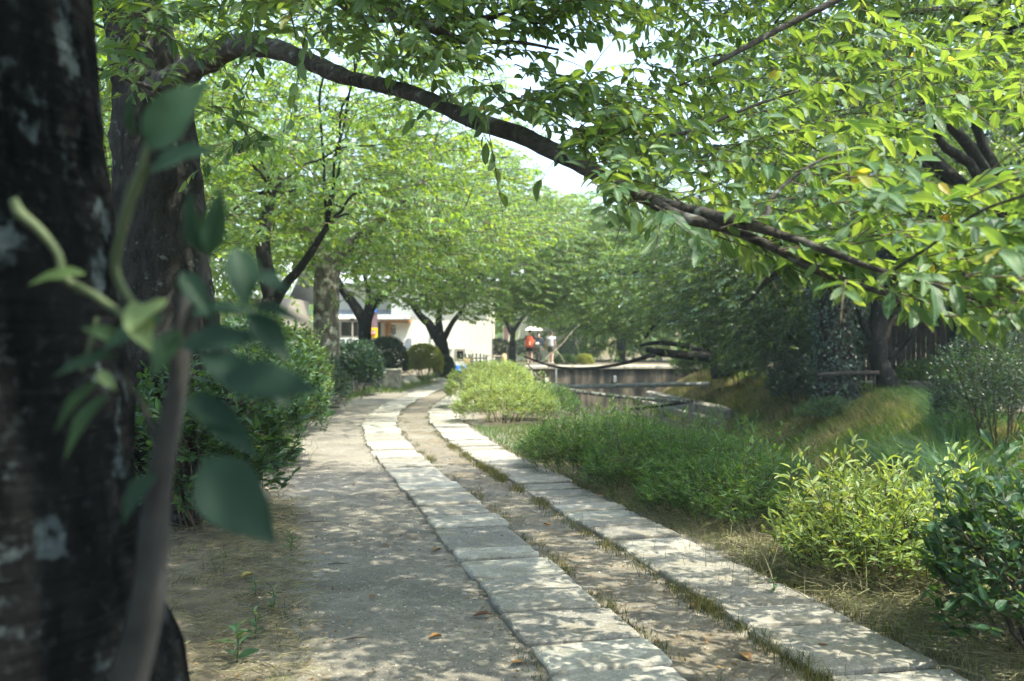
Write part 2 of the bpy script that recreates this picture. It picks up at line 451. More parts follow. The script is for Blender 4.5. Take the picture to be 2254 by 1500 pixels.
for nm, arr in (('sandy', sandy), ('slope', slope), ('bed', bed), ('joint', joint)):
    a = ground.data.attributes.new(nm, 'FLOAT', 'POINT'); a.data.foreach_set('value', arr.astype(np.float32))
ground['label'] = 'sandy gravel and dry earth along the canal path'

# water in the canal
yw = np.arange(-10, 45.01, 1.0)
wv = np.concatenate([np.stack([XL(yw) + .05, yw, np.full_like(yw, -1.55)], -1), np.stack([XR(yw) - 2.5, yw, np.full_like(yw, -1.55)], -1)])
nw = len(yw); k = np.arange(nw - 1)
wt = np.vstack([np.stack([k, k + nw, k + nw + 1], 1), np.stack([k, k + nw + 1, k + 1], 1)])
s = NT('canal_water'); nn = s.noise(s.geo(), 3.5, 4)
wm = s.bsdf(s.ramp(nn, [(.3, (.03, .035, .028)), (.7, (.06, .06, .045))]), .08, .5, s.bump(nn, .25, .03))
M['water'] = s.done(wm)
put('water', wv, wt, M['water'], kind='structure')['label'] = 'shallow dark water in the bottom of the canal'
# ------------------------------------------------------------------ the two stone tracks
s = NT('granite_slab'); p = s.coord(); oi = s.node('ShaderNodeObjectInfo').outputs['Random']
n2 = s.noise(p, 9, 6, .7); n3 = s.noise(p, 62, 4, .8); n4 = s.noise(p, 3.4, 5, .65)
base = s.ramp(oi, [(0, (.17, .165, .155)), (.25, (.25, .24, .22)), (.5, (.34, .335, .31)), (.75, (.28, .27, .25)), (1, (.20, .19, .175))])
col = s.mix(base, s.ramp(n2, [(.3, (.55, .54, .52)), (.7, (1.2, 1.18, 1.13))]), .9, 'MULTIPLY')
col = s.mix(col, (.11, .105, .10), s.ramp(n3, [(.54, 0.0), (.64, .8)]))
col = s.mix(col, (.52, .51, .48), s.ramp(n3, [(.34, .7), (.44, 0.0)]))
col = s.mix(col, (.17, .15, .11), s.ramp(n4, [(.50, 0.0), (.66, .65)]))
hh = s.math('ADD', s.math('MULTIPLY', n2, .3), s.math('MULTIPLY', n3, .6))
M['granite'] = s.done(s.bsdf(col, .85, .25, s.bump(hh, .5, .005)))
path = thing('path', None, None, (0, 0, 0))
path['kind'] = 'structure'; path['label'] = 'two parallel tracks of granite slabs along the canal'
rng = np.random.default_rng(11)
def slab(cx, cyy, w, l, ang, top, rng):
    o = []
    for k in range(4):
        a0, a1 = [((-1, -1), (1, -1)), ((1, -1), (1, 1)), ((1, 1), (-1, 1)), ((-1, 1), (-1, -1))][k]
        ln = w if k % 2 == 0 else l
        e = min(.18, rng.uniform(.010, .035) / ln)
        for f in (e, .2, .4, .6, .8, 1 - e): o.append([a0[0] + (a1[0] - a0[0]) * f, a0[1] + (a1[1] - a0[1]) * f])
    n = 24
    o = np.array(o) * np.array([w / 2, l / 2]) + rng.normal(0, .0032, (n, 2))
    o[:, 0] *= 1 + rng.normal(0, .008) * o[:, 1]
    tilt = rng.normal(0, .008, 2)
    zt = lambda q: top + q[:, 0] * tilt[0] + q[:, 1] * tilt[1]
    rings = []
    for f, dz in ((.55, .001), (1 - .05 / max(w, .2), .0), (1 - .016 / max(w, .2), -.003), (1, -.013), (1.0, -.16)):
        q = o * f
        z = zt(q) + dz + (rng.normal(0, .0022, n) if dz > -.03 else 0)
        rings.append(np.column_stack([q, z]))
    V = np.vstack(rings + [[[0, 0, top + .002]]])
    T = []
    for r in range(4):
        for i in range(n):
            j = (i + 1) % n; a = r * n
            T += [[a + i, a + n + i, a + n + j], [a + i, a + n + j, a + j]]
    T += [[5 * n, i, (i + 1) % n] for i in range(n)]
    c, s_ = math.cos(ang), math.sin(ang)
    V[:, :2] = V[:, :2] @ np.array([[c, s_], [-s_, c]])
    return V + np.array([cx, cyy, 0]), np.array(T)
for sgn in (-1, 1):
    y = 2.2 + (0.11 if sgn < 0 else .33)
    while y < 47:
        l = float(rng.choice([.34, .42, .50, .58, .70, .82], p=[.14, .2, .22, .2, .14, .1])) * rng.uniform(.94, 1.06)
        yc = y + l / 2
        dx = (xc(yc + .1) - xc(yc - .1)) / .2
        ang = -math.atan(dx)
        nxv, nyv = math.cos(ang), math.sin(ang)
        off = sgn * .595 + rng.normal(0, .012)
        cx_, cy_ = xc(yc) + nxv * off, yc + nyv * off
        top = float(gz(cx_, cy_)) + rng.uniform(.014, .038)
        Vs, Ts = slab(cx_, cy_, .585 * rng.uniform(.96, 1.05), l - rng.uniform(.034, .052), ang, top, rng)
        o = put('stone_slab', Vs - np.array([cx_, cy_, 0]), Ts, M['granite'], path, smooth=False)
        o.location = (cx_, cy_, 0)
        y += l * math.cos(ang)

# ------------------------------------------------------------------ foliage makers
def leaf_template(rows, cols, fold=.16, droop=.18, wmax=.5, tip=.62, pos=.42):
    """unit leaf along +Y, width up to 1 (times width), upper side +Z"""
    V = []; UV = []; T = []
    t = np.linspace(0, 1, rows)
    prof = np.where(t < pos, np.sin(np.pi / 2 * t / pos) ** .8, np.cos(np.pi / 2 * (t - pos) / (1 - pos)) ** tip * np.where(t > .8, 1 - (t - .8) * 1.2, 1))
    prof[0] = .03; prof[-1] = .0
    c = np.linspace(-1, 1, cols)
    for k in range(rows):
        for x in c:
            V.append([x * wmax * prof[k], t[k], abs(x) * fold * prof[k] * .5 - droop * t[k] ** 2])
            UV.append([.5 + .5 * x * prof[k], t[k]])
    for k in range(rows - 1):
        for j in range(cols - 1):
            a = k * cols + j; b = a + 1; e = a + cols; f = e + 1
            if k == rows - 2: T.append([a, b, e])
            else: T += [[a, b, f], [a, f, e]]
    return np.array(V), np.array(T), np.array(UV)
TL = leaf_template(6, 3)                         # near
TH = leaf_template(9, 5)                         # single leaf objects
_v6 = np.array([[0, 0, 0], [-.46, .32, .05], [-.34, .68, -.03], [0, 1, -.16], [.34, .68, -.03], [.46, .32, .05], [0, .5, -.03]])
TM = (_v6, np.array([[0, 6, 1], [1, 6, 2], [2, 6, 3], [3, 6, 4], [4, 6, 5], [5, 6, 0]])[:, ::-1].copy(), np.column_stack([_v6[:, 0] + .5, _v6[:, 1]]))
_v2 = np.array([[0, 0, 0], [-.5, .42, .06], [0, 1, -.12], [.5, .42, .06]])
TF = (_v2, np.array([[0, 2, 1], [0, 3, 2]]), np.column_stack([_v2[:, 0] + .5, _v2[:, 1]]))
def scatter_mesh(tmpl, P, D, N, L, W):
    tv, tt, tu = tmpl
    D = nrm(D); X = nrm(np.cross(D, N)); N = np.cross(X, D)
    n, m = len(P), len(tv)
    V = P[:, None] + X[:, None] * (tv[None, :, 0:1] * W[:, None, None]) + D[:, None] * (tv[None, :, 1:2] * L[:, None, None]) + N[:, None] * (tv[None, :, 2:3] * L[:, None, None])
    T = (tt[None] + (np.arange(n) * m)[:, None, None]).reshape(-1, 3)
    return V.reshape(-1, 3), T, np.tile(tu, (n, 1))
def spray_leaves(rng, O, D, Ls, K, leaf, wid, droop=.35, sag=.12, up=None, spread=.75, tilt=.4):
    """K leaves alternately along each twig: arrays (P,D,N,L,W,v) and the twig polylines"""
    n = len(O)
    t = (np.linspace(.08, 1, K)[None] + rng.uniform(-.03, .03, (n, K)))
    dn = -UP
    P = O[:, None] + D[:, None] * (Ls[:, None] * t)[..., None] + dn * (sag * Ls[:, None] * t ** 2)[..., None]
    side = nrm(np.cross(D, UP))[:, None] * np.where(np.arange(K) % 2, 1., -1.)[None, :, None]
    sd_ = spread * (1 - .75 * sstep(.85, 1, t))[..., None]
    ld = D[:, None] * .6 + side * sd_ + dn * (droop * rng.uniform(.2, 1.6, (n, K)))[..., None] + rng.normal(0, .22, (n, K, 3))
    N = UP * 1.0 + D[:, None] * .25 + rng.normal(0, tilt, (n, K, 3))
    L = leaf * rng.uniform(.55, 1.22, (n, K)); W = L * wid * rng.uniform(.85, 1.12, (n, K))
    vclump = np.repeat(rng.uniform(0, 1, (n, 1)), K, 1)
    v = np.clip(.65 * rng.uniform(0, 1, (n, K)) + .35 * vclump, 0, 1)
    tt = np.linspace(0, 1, 4)
    tw = O[:, None] + D[:, None] * (Ls[:, None] * tt)[..., None] + dn * (sag * Ls[:, None] * tt ** 2)[..., None]
    f = lambda a: a.reshape(-1, *a.shape[2:])
    return [f(P), nrm(f(ld)), nrm(f(N)), f(L), f(W), f(v)], tw
def cat_leaves(a):
    return [np.concatenate(x) for x in zip(*a)]
LEAFLIB = {}
def leaf_objects(parent, leaves, idx, mat, key, name='leaf', nvar=14):
    """the leaves idx become objects of their own that share a few meshes"""
    P, D, N, L, W, v = [a[idx] for a in leaves]
    base = world_loc(parent)
    X = nrm(np.cross(D, N)); N2 = np.cross(X, D)
    if key not in LEAFLIB:
        LEAFLIB[key] = []
        rg = np.random.default_rng(5)
        for k in range(nvar):
            tv, tt, tu = leaf_template(9, 5, fold=rg.uniform(.05, .3), droop=rg.uniform(.05, .32), tip=1.05 if key == 'shoot_leaf' else .62, pos=.38 if key == 'shoot_leaf' else .42)
            tv = tv.copy(); tv[:, 0] += .06 * np.sin(tv[:, 1] * rg.uniform(2, 4)) * rg.choice([-1, 1]); tv[:, 2] += .02 * np.sin(tv[:, 1] * 14 + k) * np.abs(tv[:, 0]) * 2
            LEAFLIB[key].append(make_mesh(name, tv, tt, mat, v=np.full(len(tt), (k + .5) / nvar), uv=tu, smooth=True))
    for k in range(len(P)):
        me = LEAFLIB[key][min(nvar - 1, int(v[k] * nvar))]
        o = bpy.data.objects.new(name, me); COL.objects.link(o); o.parent = parent
        m = Matrix.Identity(4)
        q = P[k] - base
        for r in range(3):
            m[r][0] = X[k][r] * W[k]; m[r][1] = D[k][r] * L[k]; m[r][2] = N2[k][r] * L[k]; m[r][3] = q[r]
        o.matrix_local = m
def split_biggest(leaves, n, margin=0, poly=None):
    """indices of the n leaves that show largest in the photograph, and the rest"""
    P, L = leaves[0], leaves[3]
    x, y = project(P)
    ok = (P[:, 1] > .5) & (x > -margin) & (x < 2254 + margin) & (y > -margin) & (y < 1500 + margin)
    sc = np.where(ok, L / np.maximum(P[:, 1], .3), 0)
    # what lies in front hides what lies behind it: keep the first leaf met in each small cell of the view
    cell = 26
    key_ = (np.clip(x, -50, 2400) // cell).astype(int) * 1000 + (np.clip(y, -50, 1600) // cell).astype(int)
    order = np.argsort(P[:, 1]); seen = {}; front = np.zeros(len(P), bool)
    for j in order:
        if ok[j] and seen.get(key_[j], 0) < 2:
            seen[key_[j]] = seen.get(key_[j], 0) + 1; front[j] = True
    sc = np.where(front, sc + 1, sc)
    idx = np.argsort(-sc)[:n]; idx = idx[sc[idx] > 0]
    rest = np.ones(len(P), bool); rest[idx] = False
    return idx, np.where(rest)[0]
def foliage(parent, leaves, tmpl, mat, name='foliage', smooth=False, kind='stuff'):
    P, D, N, L, W, v = leaves
    V, T, U = scatter_mesh(tmpl, P, D, N, L, W)
    return put(name, V, T, mat, parent, v=np.repeat(v, len(tmpl[1])), uv=U, smooth=smooth, kind=kind)

# ------------------------------------------------------------------ trees
def crown_points(rng, c, r, ncl, per, thick=.16, clump=.75, hollow=.35, keep=None):
    """spray origins gathered in flattened layers inside an ellipsoid"""
    out = []
    d = nrm(rng.normal(0, 1, (ncl * 3, 3))) * (rng.uniform(hollow ** 3, 1, ncl * 3) ** (1 / 3.))[:, None]
    C = np.array(c) + d * np.array(r)
    if keep is not None: C = C[keep(C)]
    C = C[:ncl]
    for q in C:
        o = rng.normal(0, 1, (per, 3)) * np.array([clump, clump, thick]) * rng.uniform(.6, 1.25)
        out.append(q + o)
    O = np.concatenate(out)
    if keep is not None: O = O[keep(O)]
    return O, C
def limb_path(rng, a, b, n=9, arch=.25, wob=.12):
    t = np.linspace(0, 1, n)[:, None]
    L = np.linalg.norm(b - a)
    P = a + (b - a) * t + UP * (arch * L * np.sin(np.pi * t) * .5)
    P[1:-1] += rng.normal(0, wob * L / n, (n - 2, 3))
    return P
def tree(name, label, base, trunk, crown, sprays, mats, leaf=.10, wid=.54, lod=TF, group='cherry trees along the canal path', seed=0, limbs=(), nlimb=14, K=14, n_obj=0, keep=None,
         spray_len=(.4, .75), clump=.6, thick=.17, droop=.62, per=12, hollow=.35, dvec=None):
    rng = np.random.default_rng(seed)
    sprays = int(sprays * 1.55); leaf = leaf * 1.08
    t = thing(name, label, 'tree', base, group)
    P, rad = trunk
    V, T = tube(P, rad, 20, max(26, len(P) * 8), rough=.16, seed=seed, nscale=4.0)
    tr = put('trunk', V, T, M[mats[0]], t, smooth=True)
    fork = np.asarray(P[-1], float)
    O, C = crown_points(rng, *crown, max(4, sprays // per), per, thick=thick, clump=clump, keep=keep, hollow=hollow)
    for lp, lr in limbs:
        V, T = tube(lp, lr, 12, len(lp) * 6, rough=.12, seed=seed + 3, nscale=6)
        put('limb', V, T, M[mats[0]], t, smooth=True)
    # boughs from the fork out to the leaf layers
    sel = C[rng.permutation(len(C))[:nlimb]]
    mb = MB()
    starts = [np.asarray(lp[-1], float) for lp, lr in limbs] or [fork]
    r0 = (min(lr[-1] for lp, lr in limbs) if limbs else rad[-1]) * .55
    for q in sel:
        a = min(starts, key=lambda z: np.linalg.norm(z - q))
        pth = limb_path(rng, a, q, arch=.22)
        mb.add(*tube(pth, np.linspace(r0, .012, len(pth)), 6, 22, rough=.1, seed=seed))
    if nlimb: mb.put('bough', M[mats[0]], t, smooth=True, kind='stuff')
    dirv = O - fork; dirv[:, 2] *= .25
    D = nrm(nrm(dirv) * .8 + rng.normal(0, .55, O.shape) * np.array([1, 1, .35]) + np.array([0, 0, -.05]))
    if dvec is not None: D = nrm(D + np.array(dvec))
    Ls = rng.uniform(*spray_len, len(O))
    lv, tw = spray_leaves(rng, O, D, Ls, K, leaf, wid, droop=droop)
    if keep is not None:
        k_ = keep(lv[0]); lv = [a[k_] for a in lv]
    if keep is not None: tw = tw[keep(tw[:, -1]) & keep(tw[:, 1])]
    V, T = many_tubes(tw, np.broadcast_to(np.array([.008, .006, .004, .002]), (len(tw), 4)) * (1 + base[1] / 40))
    put('twig', V, T, M['twig'], t, kind='stuff')
    if n_obj:
        idx, rest = split_biggest(lv, n_obj)
        leaf_objects(t, lv, idx, M[mats[2] if len(mats) > 2 else 'cherry_near'], mats[2] if len(mats) > 2 else 'cherry_near')
        lv = [a[rest] for a in lv]
    foliage(t, lv, lod, M[mats[1]], 'crown')
    return t
def line3(pts): return np.array([at(*p) for p in pts])

# sky gap seen between the crowns (a real gap: no boughs reach into it)
GAP = [(1255, 110), (1310, 90), (1385, 108), (1355, 138), (1290, 158), (1215, 168), (1200, 150)]
GAP2 = [(905, 222), (990, 248), (1000, 258), (920, 250), (1130, 300), (1180, 325), (1290, 372), (1322, 415), (1240, 428), (1200, 385), (1172, 345)]
def no_gap(grow=0):
    def f(Q):
        x, y = project(Q)
        return ~(inpoly(x, y, GAP) | inpoly(x, y, GAP2))
    return f

# -- the spotted trunk in the foreground, its unseen crown shaped to shade the ground
t1 = thing('cherry_tree', 'thick dark cherry trunk with pale lichen spots, closest to the viewer', 'tree', (-1.22, 2.05, 0), 'cherry trees along the canal path')
tp = np.array([[-1.16, 2.05, -.15], [-1.17, 2.05, .1], [-1.19, 2.05, .45], [-1.21, 2.05, .9], [-1.22, 2.05, 1.4], [-1.25, 2.05, 2.0], [-1.30, 2.05, 2.7], [-1.36, 2.0, 3.4]])
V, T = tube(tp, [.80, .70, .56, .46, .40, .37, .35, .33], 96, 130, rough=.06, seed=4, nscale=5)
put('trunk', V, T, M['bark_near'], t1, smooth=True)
rng = np.random.default_rng(21)
mb = MB()
top = tp[-1]
for q in ([2.2, 2.0, 4.9], [1.0, 4.4, 4.9], [-2.5, 4.5, 4.8], [1.6, .3, 4.8], [-1.0, -1.5, 5.0], [-3.4, 1.5, 5.0], [0, 3.0, 5.2]):
    pth = limb_path(rng, top, np.array(q), arch=.2)
    mb.add(*tube(pth, np.linspace(.15, .03, len(pth)), 9, 30, rough=.1, seed=2))
mb.put('bough', M['bark'], t1, smooth=True, kind='stuff')
SUN_DIR = np.array(SUN)
def keep1(Q):
    x, y = project(Q)
    hid = (Q[:, 1] < .4) | (y < -120) | (x < -150) | (x > 2420)
    # sun reaches the right track and the bright bush through here
    g = Q - SUN_DIR * ((Q[:, 2] - .1) / SUN_DIR[2])[:, None]
    gap = ((g[:, 0] - 2.15) / 1.15) ** 2 + ((g[:, 1] - 5.9) / 1.15) ** 2 < 1
    gap |= (g[:, 1] > 12.0)
    a = Q - SUN_DIR * ((Q[:, 2] - 2.6) / SUN_DIR[2])[:, None]
    gap |= (Q[:, 2] > 2.9) & (a[:, 0] > 1.2) & (a[:, 0] < 5) & (a[:, 1] > 2.6) & (a[:, 1] < 7) & (vnoise(Q, 31, 2, 1.6) < .3)
    return hid & ~gap & (Q[:, 2] > 2.3)

O, C = crown_points(rng, (0.2, 3.2, 4.6), (4.6, 5.4, 1.0), 260, 9, keep=keep1, clump=.6, thick=.2)
D = nrm(nrm((O - top) * np.array([1, 1, .2])) + rng.normal(0, .5, O.shape) * np.array([1, 1, .4]))
lv, tw = spray_leaves(rng, O, D, rng.uniform(.45, .75, len(O)), 12, .105, .5)
k_ = keep1(lv[0]); lv = [a[k_] for a in lv]
V, T = many_tubes(tw, np.broadcast_to(np.array([.007, .005, .004, .002]), (len(tw), 4)))
put('twig', V, T, M['twig'], t1, kind='stuff')
foliage(t1, lv, TM, M['cherry'], 'crown')

# -- the second trunk with the long arching branch
t2 = thing('cherry_tree', 'dark rough cherry trunk whose long branch arches over the path', 'tree', (-3.0, 8.6, 0), 'cherry trees along the canal path')
tp = np.array([[-2.92, 8.6, -.15], [-2.94, 8.6, .3], [-2.97, 8.6, 1.0], [-3.0, 8.6, 1.6], [-3.05, 8.6, 2.2], [-3.06, 8.6, 2.9], [-3.16, 8.6, 3.8], [-3.35, 8.5, 4.7]])
V, T = tube(tp, [.72, .66, .60, .46, .385, .375, .30, .2], 64, 110, rough=.15, seed=8, nscale=6)
put('trunk', V, T, M['bark'], t2, smooth=True)
B1 = [(330, 215, 8.45), (400, 165, 8.1), (460, 130, 7.75), (530, 100, 7.35), (620, 113, 6.9), (690, 140, 6.55), (760, 170, 6.2), (850, 190, 5.85), (930, 214, 5.5), (1000, 247, 5.25), (1070, 275, 5.0), (1150, 300, 4.8), (1230, 338, 4.6), (1300, 375, 4.4), (1390, 425, 4.2), (1480, 455, 4.0), (1560, 474, 3.85), (1650, 496, 3.7), (1740, 524, 3.6), (1830, 556, 3.5), (1920, 590, 3.4), (2040, 622, 3.3), (2160, 665, 3.15)]
b1 = line3(B1); t_px = .83 * np.array([80, 74, 68, 60, 52, 46, 42, 42, 41, 41, 46, 50, 46, 42, 36, 34, 33, 29, 25, 21, 17, 12, 7.])
r1 = t_px / 2 / FPX * b1[:, 1]
V, T = tube(b1, r1, 24, 260, rough=.24, seed=3, nscale=7)
br = put('branch', V, T, M['bark_branch'], t2, smooth=True)
def limb_px(pts, tpx, name='branch', sides=10):
    P = line3(pts); r = np.asarray(tpx) / 2 / FPX * P[:, 1]
    V, T = tube(P, r, sides, len(P) * 9, rough=.12, seed=len(pts), nscale=9)
    return put(name, V, T, M['bark_branch'], t2, smooth=True)
limb_px([(1440, 448, 4.0), (1500, 478, 3.9), (1600, 503, 3.8), (1700, 545, 3.7), (1790, 592, 3.62), (1880, 625, 3.55), (1960, 652, 3.5), (2060, 700, 3.45)], [28, 26, 24, 20, 18, 15, 11, 6])
limb_px([(1660, 498, 3.7), (1690, 470, 3.75), (1695, 440, 3.8), (1760, 380, 3.85), (1850, 330, 3.9)], [16, 14, 10, 8, 5])
limb_px([(640, -60, 6.6), (740, -12, 6.2), (850, 18, 5.7), (930, 52, 5.1), (1000, 86, 5.0), (1060, 92, 4.95), (1150, 95, 4.9), (1230, 110, 4.85)], [40, 34, 30, 24, 20, 12, 9, 5])
limb_px([(930, 50, 5.1), (1000, 40, 5.2), (1080, 36, 5.25), (1180, 10, 5.3)], [12, 10, 8, 5])
limb_px([(740, 0, 5.4), (800, 40, 5.3), (880, 45, 5.3), (930, 60, 5.3)], [20, 16, 12, 8])
limb_px([(1010, 85, 5.0), (1080, 40, 5.0), (1130, 42, 5.0), (1200, 55, 5.0)], [14, 10, 7, 4])
limb_px([(1005, 60, 5.0), (1004, 20, 5.05), (995, -30, 5.1)], [9, 7, 6])
limb_px([(1570, 143, 4.9), (1640, 105, 4.95), (1720, 62, 5.0), (1800, 22, 5.0), (1880, -20, 5.0)], [10, 13, 14, 15, 16])
limb_px([(1430, 300, 4.6), (1520, 290, 4.7), (1640, 240, 4.8), (1760, 200, 4.9)], [10, 9, 7, 5])
limb_px([(200, 50, 5.6), (260, 75, 6.4), (330, 110, 8.2)], [5, 7, 9])
limb_px([(195, 145, 5.6), (280, 175, 6.6), (350, 200, 8.2)], [6, 9, 12])
limb_px([(2254, 430, 2.6), (2150, 470, 2.75), (2050, 540, 3.0), (1960, 600, 3.3)], [8, 7, 7, 8])
rng = np.random.default_rng(33)
def zone(poly, n, depth):
    xs = [p[0] for p in poly]; ys = [p[1] for p in poly]; out = []
    while len(out) < n:
        x, y = rng.uniform(min(xs), max(xs)), rng.uniform(min(ys), max(ys))
        if inpoly(np.array([x]), np.array([y]), poly)[0]:
            a, b = depth(x, y); out.append(at(x, y, rng.uniform(a, b)))
    return np.array(out)
zA = zone([(1130, 285), (1300, 175), (1420, 90), (1470, -120), (2420, -120), (2420, 700), (2230, 720), (2100, 670), (1950, 620), (1800, 545), (1600, 478), (1420, 430), (1300, 360)], 560,
          lambda x, y: (np.interp(x, [1150, 1500, 1800, 2250], [4.4, 3.8, 3.2, 2.7]) + np.interp(y, [0, 400], [2.4, 0]), np.interp(x, [1150, 1700, 2250], [5.4, 5.6, 5.0]) + np.interp(y, [0, 400], [2.6, 0])))
zB = zone([(540, -60), (1240, -60), (1300, 60), (1150, 120), (1330, 330), (1180, 285), (1000, 215), (850, 165), (700, 120), (560, 70)], 210, lambda x, y: (4.4, np.interp(x, [540, 1200], [6.6, 5.4])))
zC = zone([(205, -60), (600, -60), (560, 60), (380, 120), (330, 230), (215, 200)], 60, lambda x, y: (4.6, 6.4))
zD = zone([(1250, 350), (1420, 430), (1430, 470), (1290, 395)], 16, lambda x, y: (4.0, 4.3))
zE = zone([(1400, 440), (1700, 520), (1950, 640), (1800, 600), (1560, 530)], 26, lambda x, y: (3.6, 4.2))
zF = zone([(440, 225), (540, 270), (640, 330), (560, 320), (450, 270)], 6, lambda x, y: (5.2, 5.8))
zH = zone([(930, -70), (1400, -70), (1340, 50), (1200, 70), (930, 60)], 60, lambda x, y: (4.7, 5.6))
zI = zone([(1130, 195), (1330, 185), (1400, 300), (1360, 370), (1200, 300)], 46, lambda x, y: (4.4, 5.2))
zG = zone([(1750, 560), (2330, 560), (2330, 740), (2150, 720), (1900, 660)], 40, lambda x, y: (2.8, 4.2))
hole = lambda Q: ((project(Q)[0] - 2150) / 125) ** 2 + ((project(Q)[1] - 325) / 72) ** 2 > 1
O = np.concatenate([zA, zB, zC, zD, zE, zF, zG, zH, zI])
O = O[hole(O)]
b1d = catmull(b1, 300)
near = b1d[np.argmin(np.linalg.norm(O[:, None] - b1d[None], axis=-1), 1)]
out = nrm((O - near) * np.array([1, 1, .4]) + np.array([.25, -.15, 0]))
D = nrm(out * .6 + np.array([.2, -.1, .0]) + rng.normal(0, .6, O.shape) * np.array([1, 1, .6]))
Ls = rng.uniform(.2, .42, len(O))
lv, tw = spray_leaves(rng, O, D, Ls, 11, .092, .40, droop=.45, sag=.2, tilt=.5)
big = np.interp(project(lv[0])[0], [1300, 1900], [1.0, 1.08]); lv[3] = lv[3] * big; lv[4] = lv[4] * big
px_, py_ = project(lv[0])
low = py_ < np.interp(px_, [1000, 1300, 1500, 1750, 1950, 2100, 2254], [400, 470, 545, 600, 690, 725, 790])
ok = no_gap()(lv[0]) & hole(lv[0]) & (low | (px_ < 1000)); lv = [a[ok] for a in lv]
kt = no_gap()(tw[:, -1]) & no_gap()(tw[:, 1]) & hole(tw[:, -1]); tw = tw[kt]
V, T = many_tubes(tw, np.broadcast_to(np.array([.0032, .0026, .002, .001]), (len(tw), 4)), 4)
put('twig', V, T, M['twig'], t2, kind='stuff')
idx, rest = split_biggest(lv, 300)
leaf_objects(t2, lv, idx, M['cherry_near'], 'cherry_near')
foliage(t2, [a[rest] for a in lv], TL, M['cherry_near'], 'crown', smooth=True)
# unseen upper crown, its spread and gaps shaped for shade on the ground
def keep2(Q):
    x, y = project(Q)
    g = Q - SUN_DIR * ((Q[:, 2] - .1) / SUN_DIR[2])[:, None]
    gap = (((g[:, 0] - 2.15) / 1.15) ** 2 + ((g[:, 1] - 5.9) / 1.15) ** 2 < 1) | ((g[:, 1] > 12.2) & (g[:, 1] < 18))
    a = Q - SUN_DIR * ((Q[:, 2] - 2.6) / SUN_DIR[2])[:, None]
    gap |= (a[:, 0] > 1.2) & (a[:, 0] < 5) & (a[:, 1] > 2.6) & (a[:, 1] < 7) & (vnoise(Q, 31, 2, 1.6) < .3)
    return (y < -90) & ~gap
O, C = crown_points(rng, (.1, 7.6, 5.7), (4.6, 4.0, 1.0), 215, 9, keep=keep2, clump=.6, thick=.2)
D = nrm(nrm((O - tp[-1]) * np.array([1, 1, .2])) + rng.normal(0, .5, O.shape) * np.array([1, 1, .4]))
lv, tw = spray_leaves(rng, O, D, rng.uniform(.45, .75, len(O)), 12, .105, .5)
k_ = keep2(lv[0]); lv = [a[k_] for a in lv]
Vv, Tt = many_tubes(tw, np.broadcast_to(np.array([.007, .005, .004, .002]), (len(tw), 4)))
put('upper_twig', Vv, Tt, M['twig'], t2, kind='stuff')
foliage(t2, lv, TM, M['cherry'], 'upper_crown')
# ------------------------------------------------------------------ the other trees
def trunk_px(pts, w, n0=None):
    """trunk axis from picture measurements at a fixed distance (x, y, distance), widths in px"""
    P = line3(pts); r = np.asarray(w, float) / 2 / FPX * P[:, 1]
    return P, r
def both(*f): return lambda Q: np.logical_and.reduce([g(Q) for g in f])
def above(zmin): return lambda Q: Q[:, 2] > zmin
LEFTVIEW = lambda Q: ~inpoly(*project(Q), [(742, 668), (905, 680), (1000, 760), (1290, 735), (1290, 830), (742, 830)])
# forked trunk behind the arching branch's tree
tree('cherry_tree', 'forked grey cherry trunk half hidden behind the dark rough trunk', (-4.15, 17, 0),
     trunk_px([(592, 985, 17), (590, 900, 17), (588, 800, 17), (590, 700, 17), (600, 655, 17)], [74, 62, 54, 46, 40]),
     ((-3.4, 16.2, 4.9), (3.2, 2.8, 2.4)), 900, ('bark', 'cherry', 'cherry_near'), seed=101, lod=TM, nlimb=12, n_obj=0,
     limbs=[(line3([(600, 660, 17), (585, 590, 17), (580, 520, 17.2), (600, 420, 17.3)]), [.16, .14, .12, .08]), (line3([(604, 668, 17), (630, 625, 16.8), (665, 585, 16.6), (720, 500, 16.3)]), [.10, .085, .07, .05])],
     keep=both(no_gap(), above(1.9), LEFTVIEW))
tree('cherry_tree', 'stout grey mottled cherry trunk standing up from the hedge', (-4.09, 22, 0),
     trunk_px([(718, 890, 22), (717, 800, 22), (718, 740, 22), (718, 680, 22), (720, 615, 22), (722, 560, 22)], [78, 62, 56, 55, 56, 50]),
     ((-3.0, 21.5, 5.2), (3.7, 3.0, 2.6)), 1300, ('bark_grey', 'cherry'), seed=102, lod=TM, nlimb=12,
     limbs=[(line3([(712, 600, 22), (690, 540, 22), (640, 450, 21.6), (600, 330, 21)]), [.2, .17, .12, .07]), (line3([(728, 600, 22), (770, 540, 21.8), (850, 470, 21.4), (930, 400, 21)]), [.18, .15, .11, .06])],
     keep=both(no_gap(), above(2.1), LEFTVIEW))
tree('cherry_tree', 'dark forked cherry trunk between the shop front and the yellow banner', (-5.1, 34.5, 0),
     trunk_px([(805, 865, 34.5), (803, 800, 34.5), (803, 750, 34.5), (803, 720, 34.5), (802, 700, 34.5)], [40, 33, 30, 29, 32]),
     ((-2.8, 30.5, 5.4), (4.2, 3.4, 2.9)), 1500, ('bark', 'cherry'), seed=103, lod=TF, leaf=.115, nlimb=10,
     limbs=[(line3([(800, 705, 34.5), (780, 672, 34.5), (755, 640, 34.5), (735, 600, 34.2)]), [.2, .17, .14, .1]), (line3([(806, 705, 34.5), (820, 672, 34.5), (850, 645, 34.2), (880, 610, 34)]), [.2, .16, .13, .1]), (line3([(806, 690, 34.5), (812, 650, 34.5), (800, 600, 34.5)]), [.11, .09, .06])],
     keep=both(no_gap(), above(2.2), LEFTVIEW))
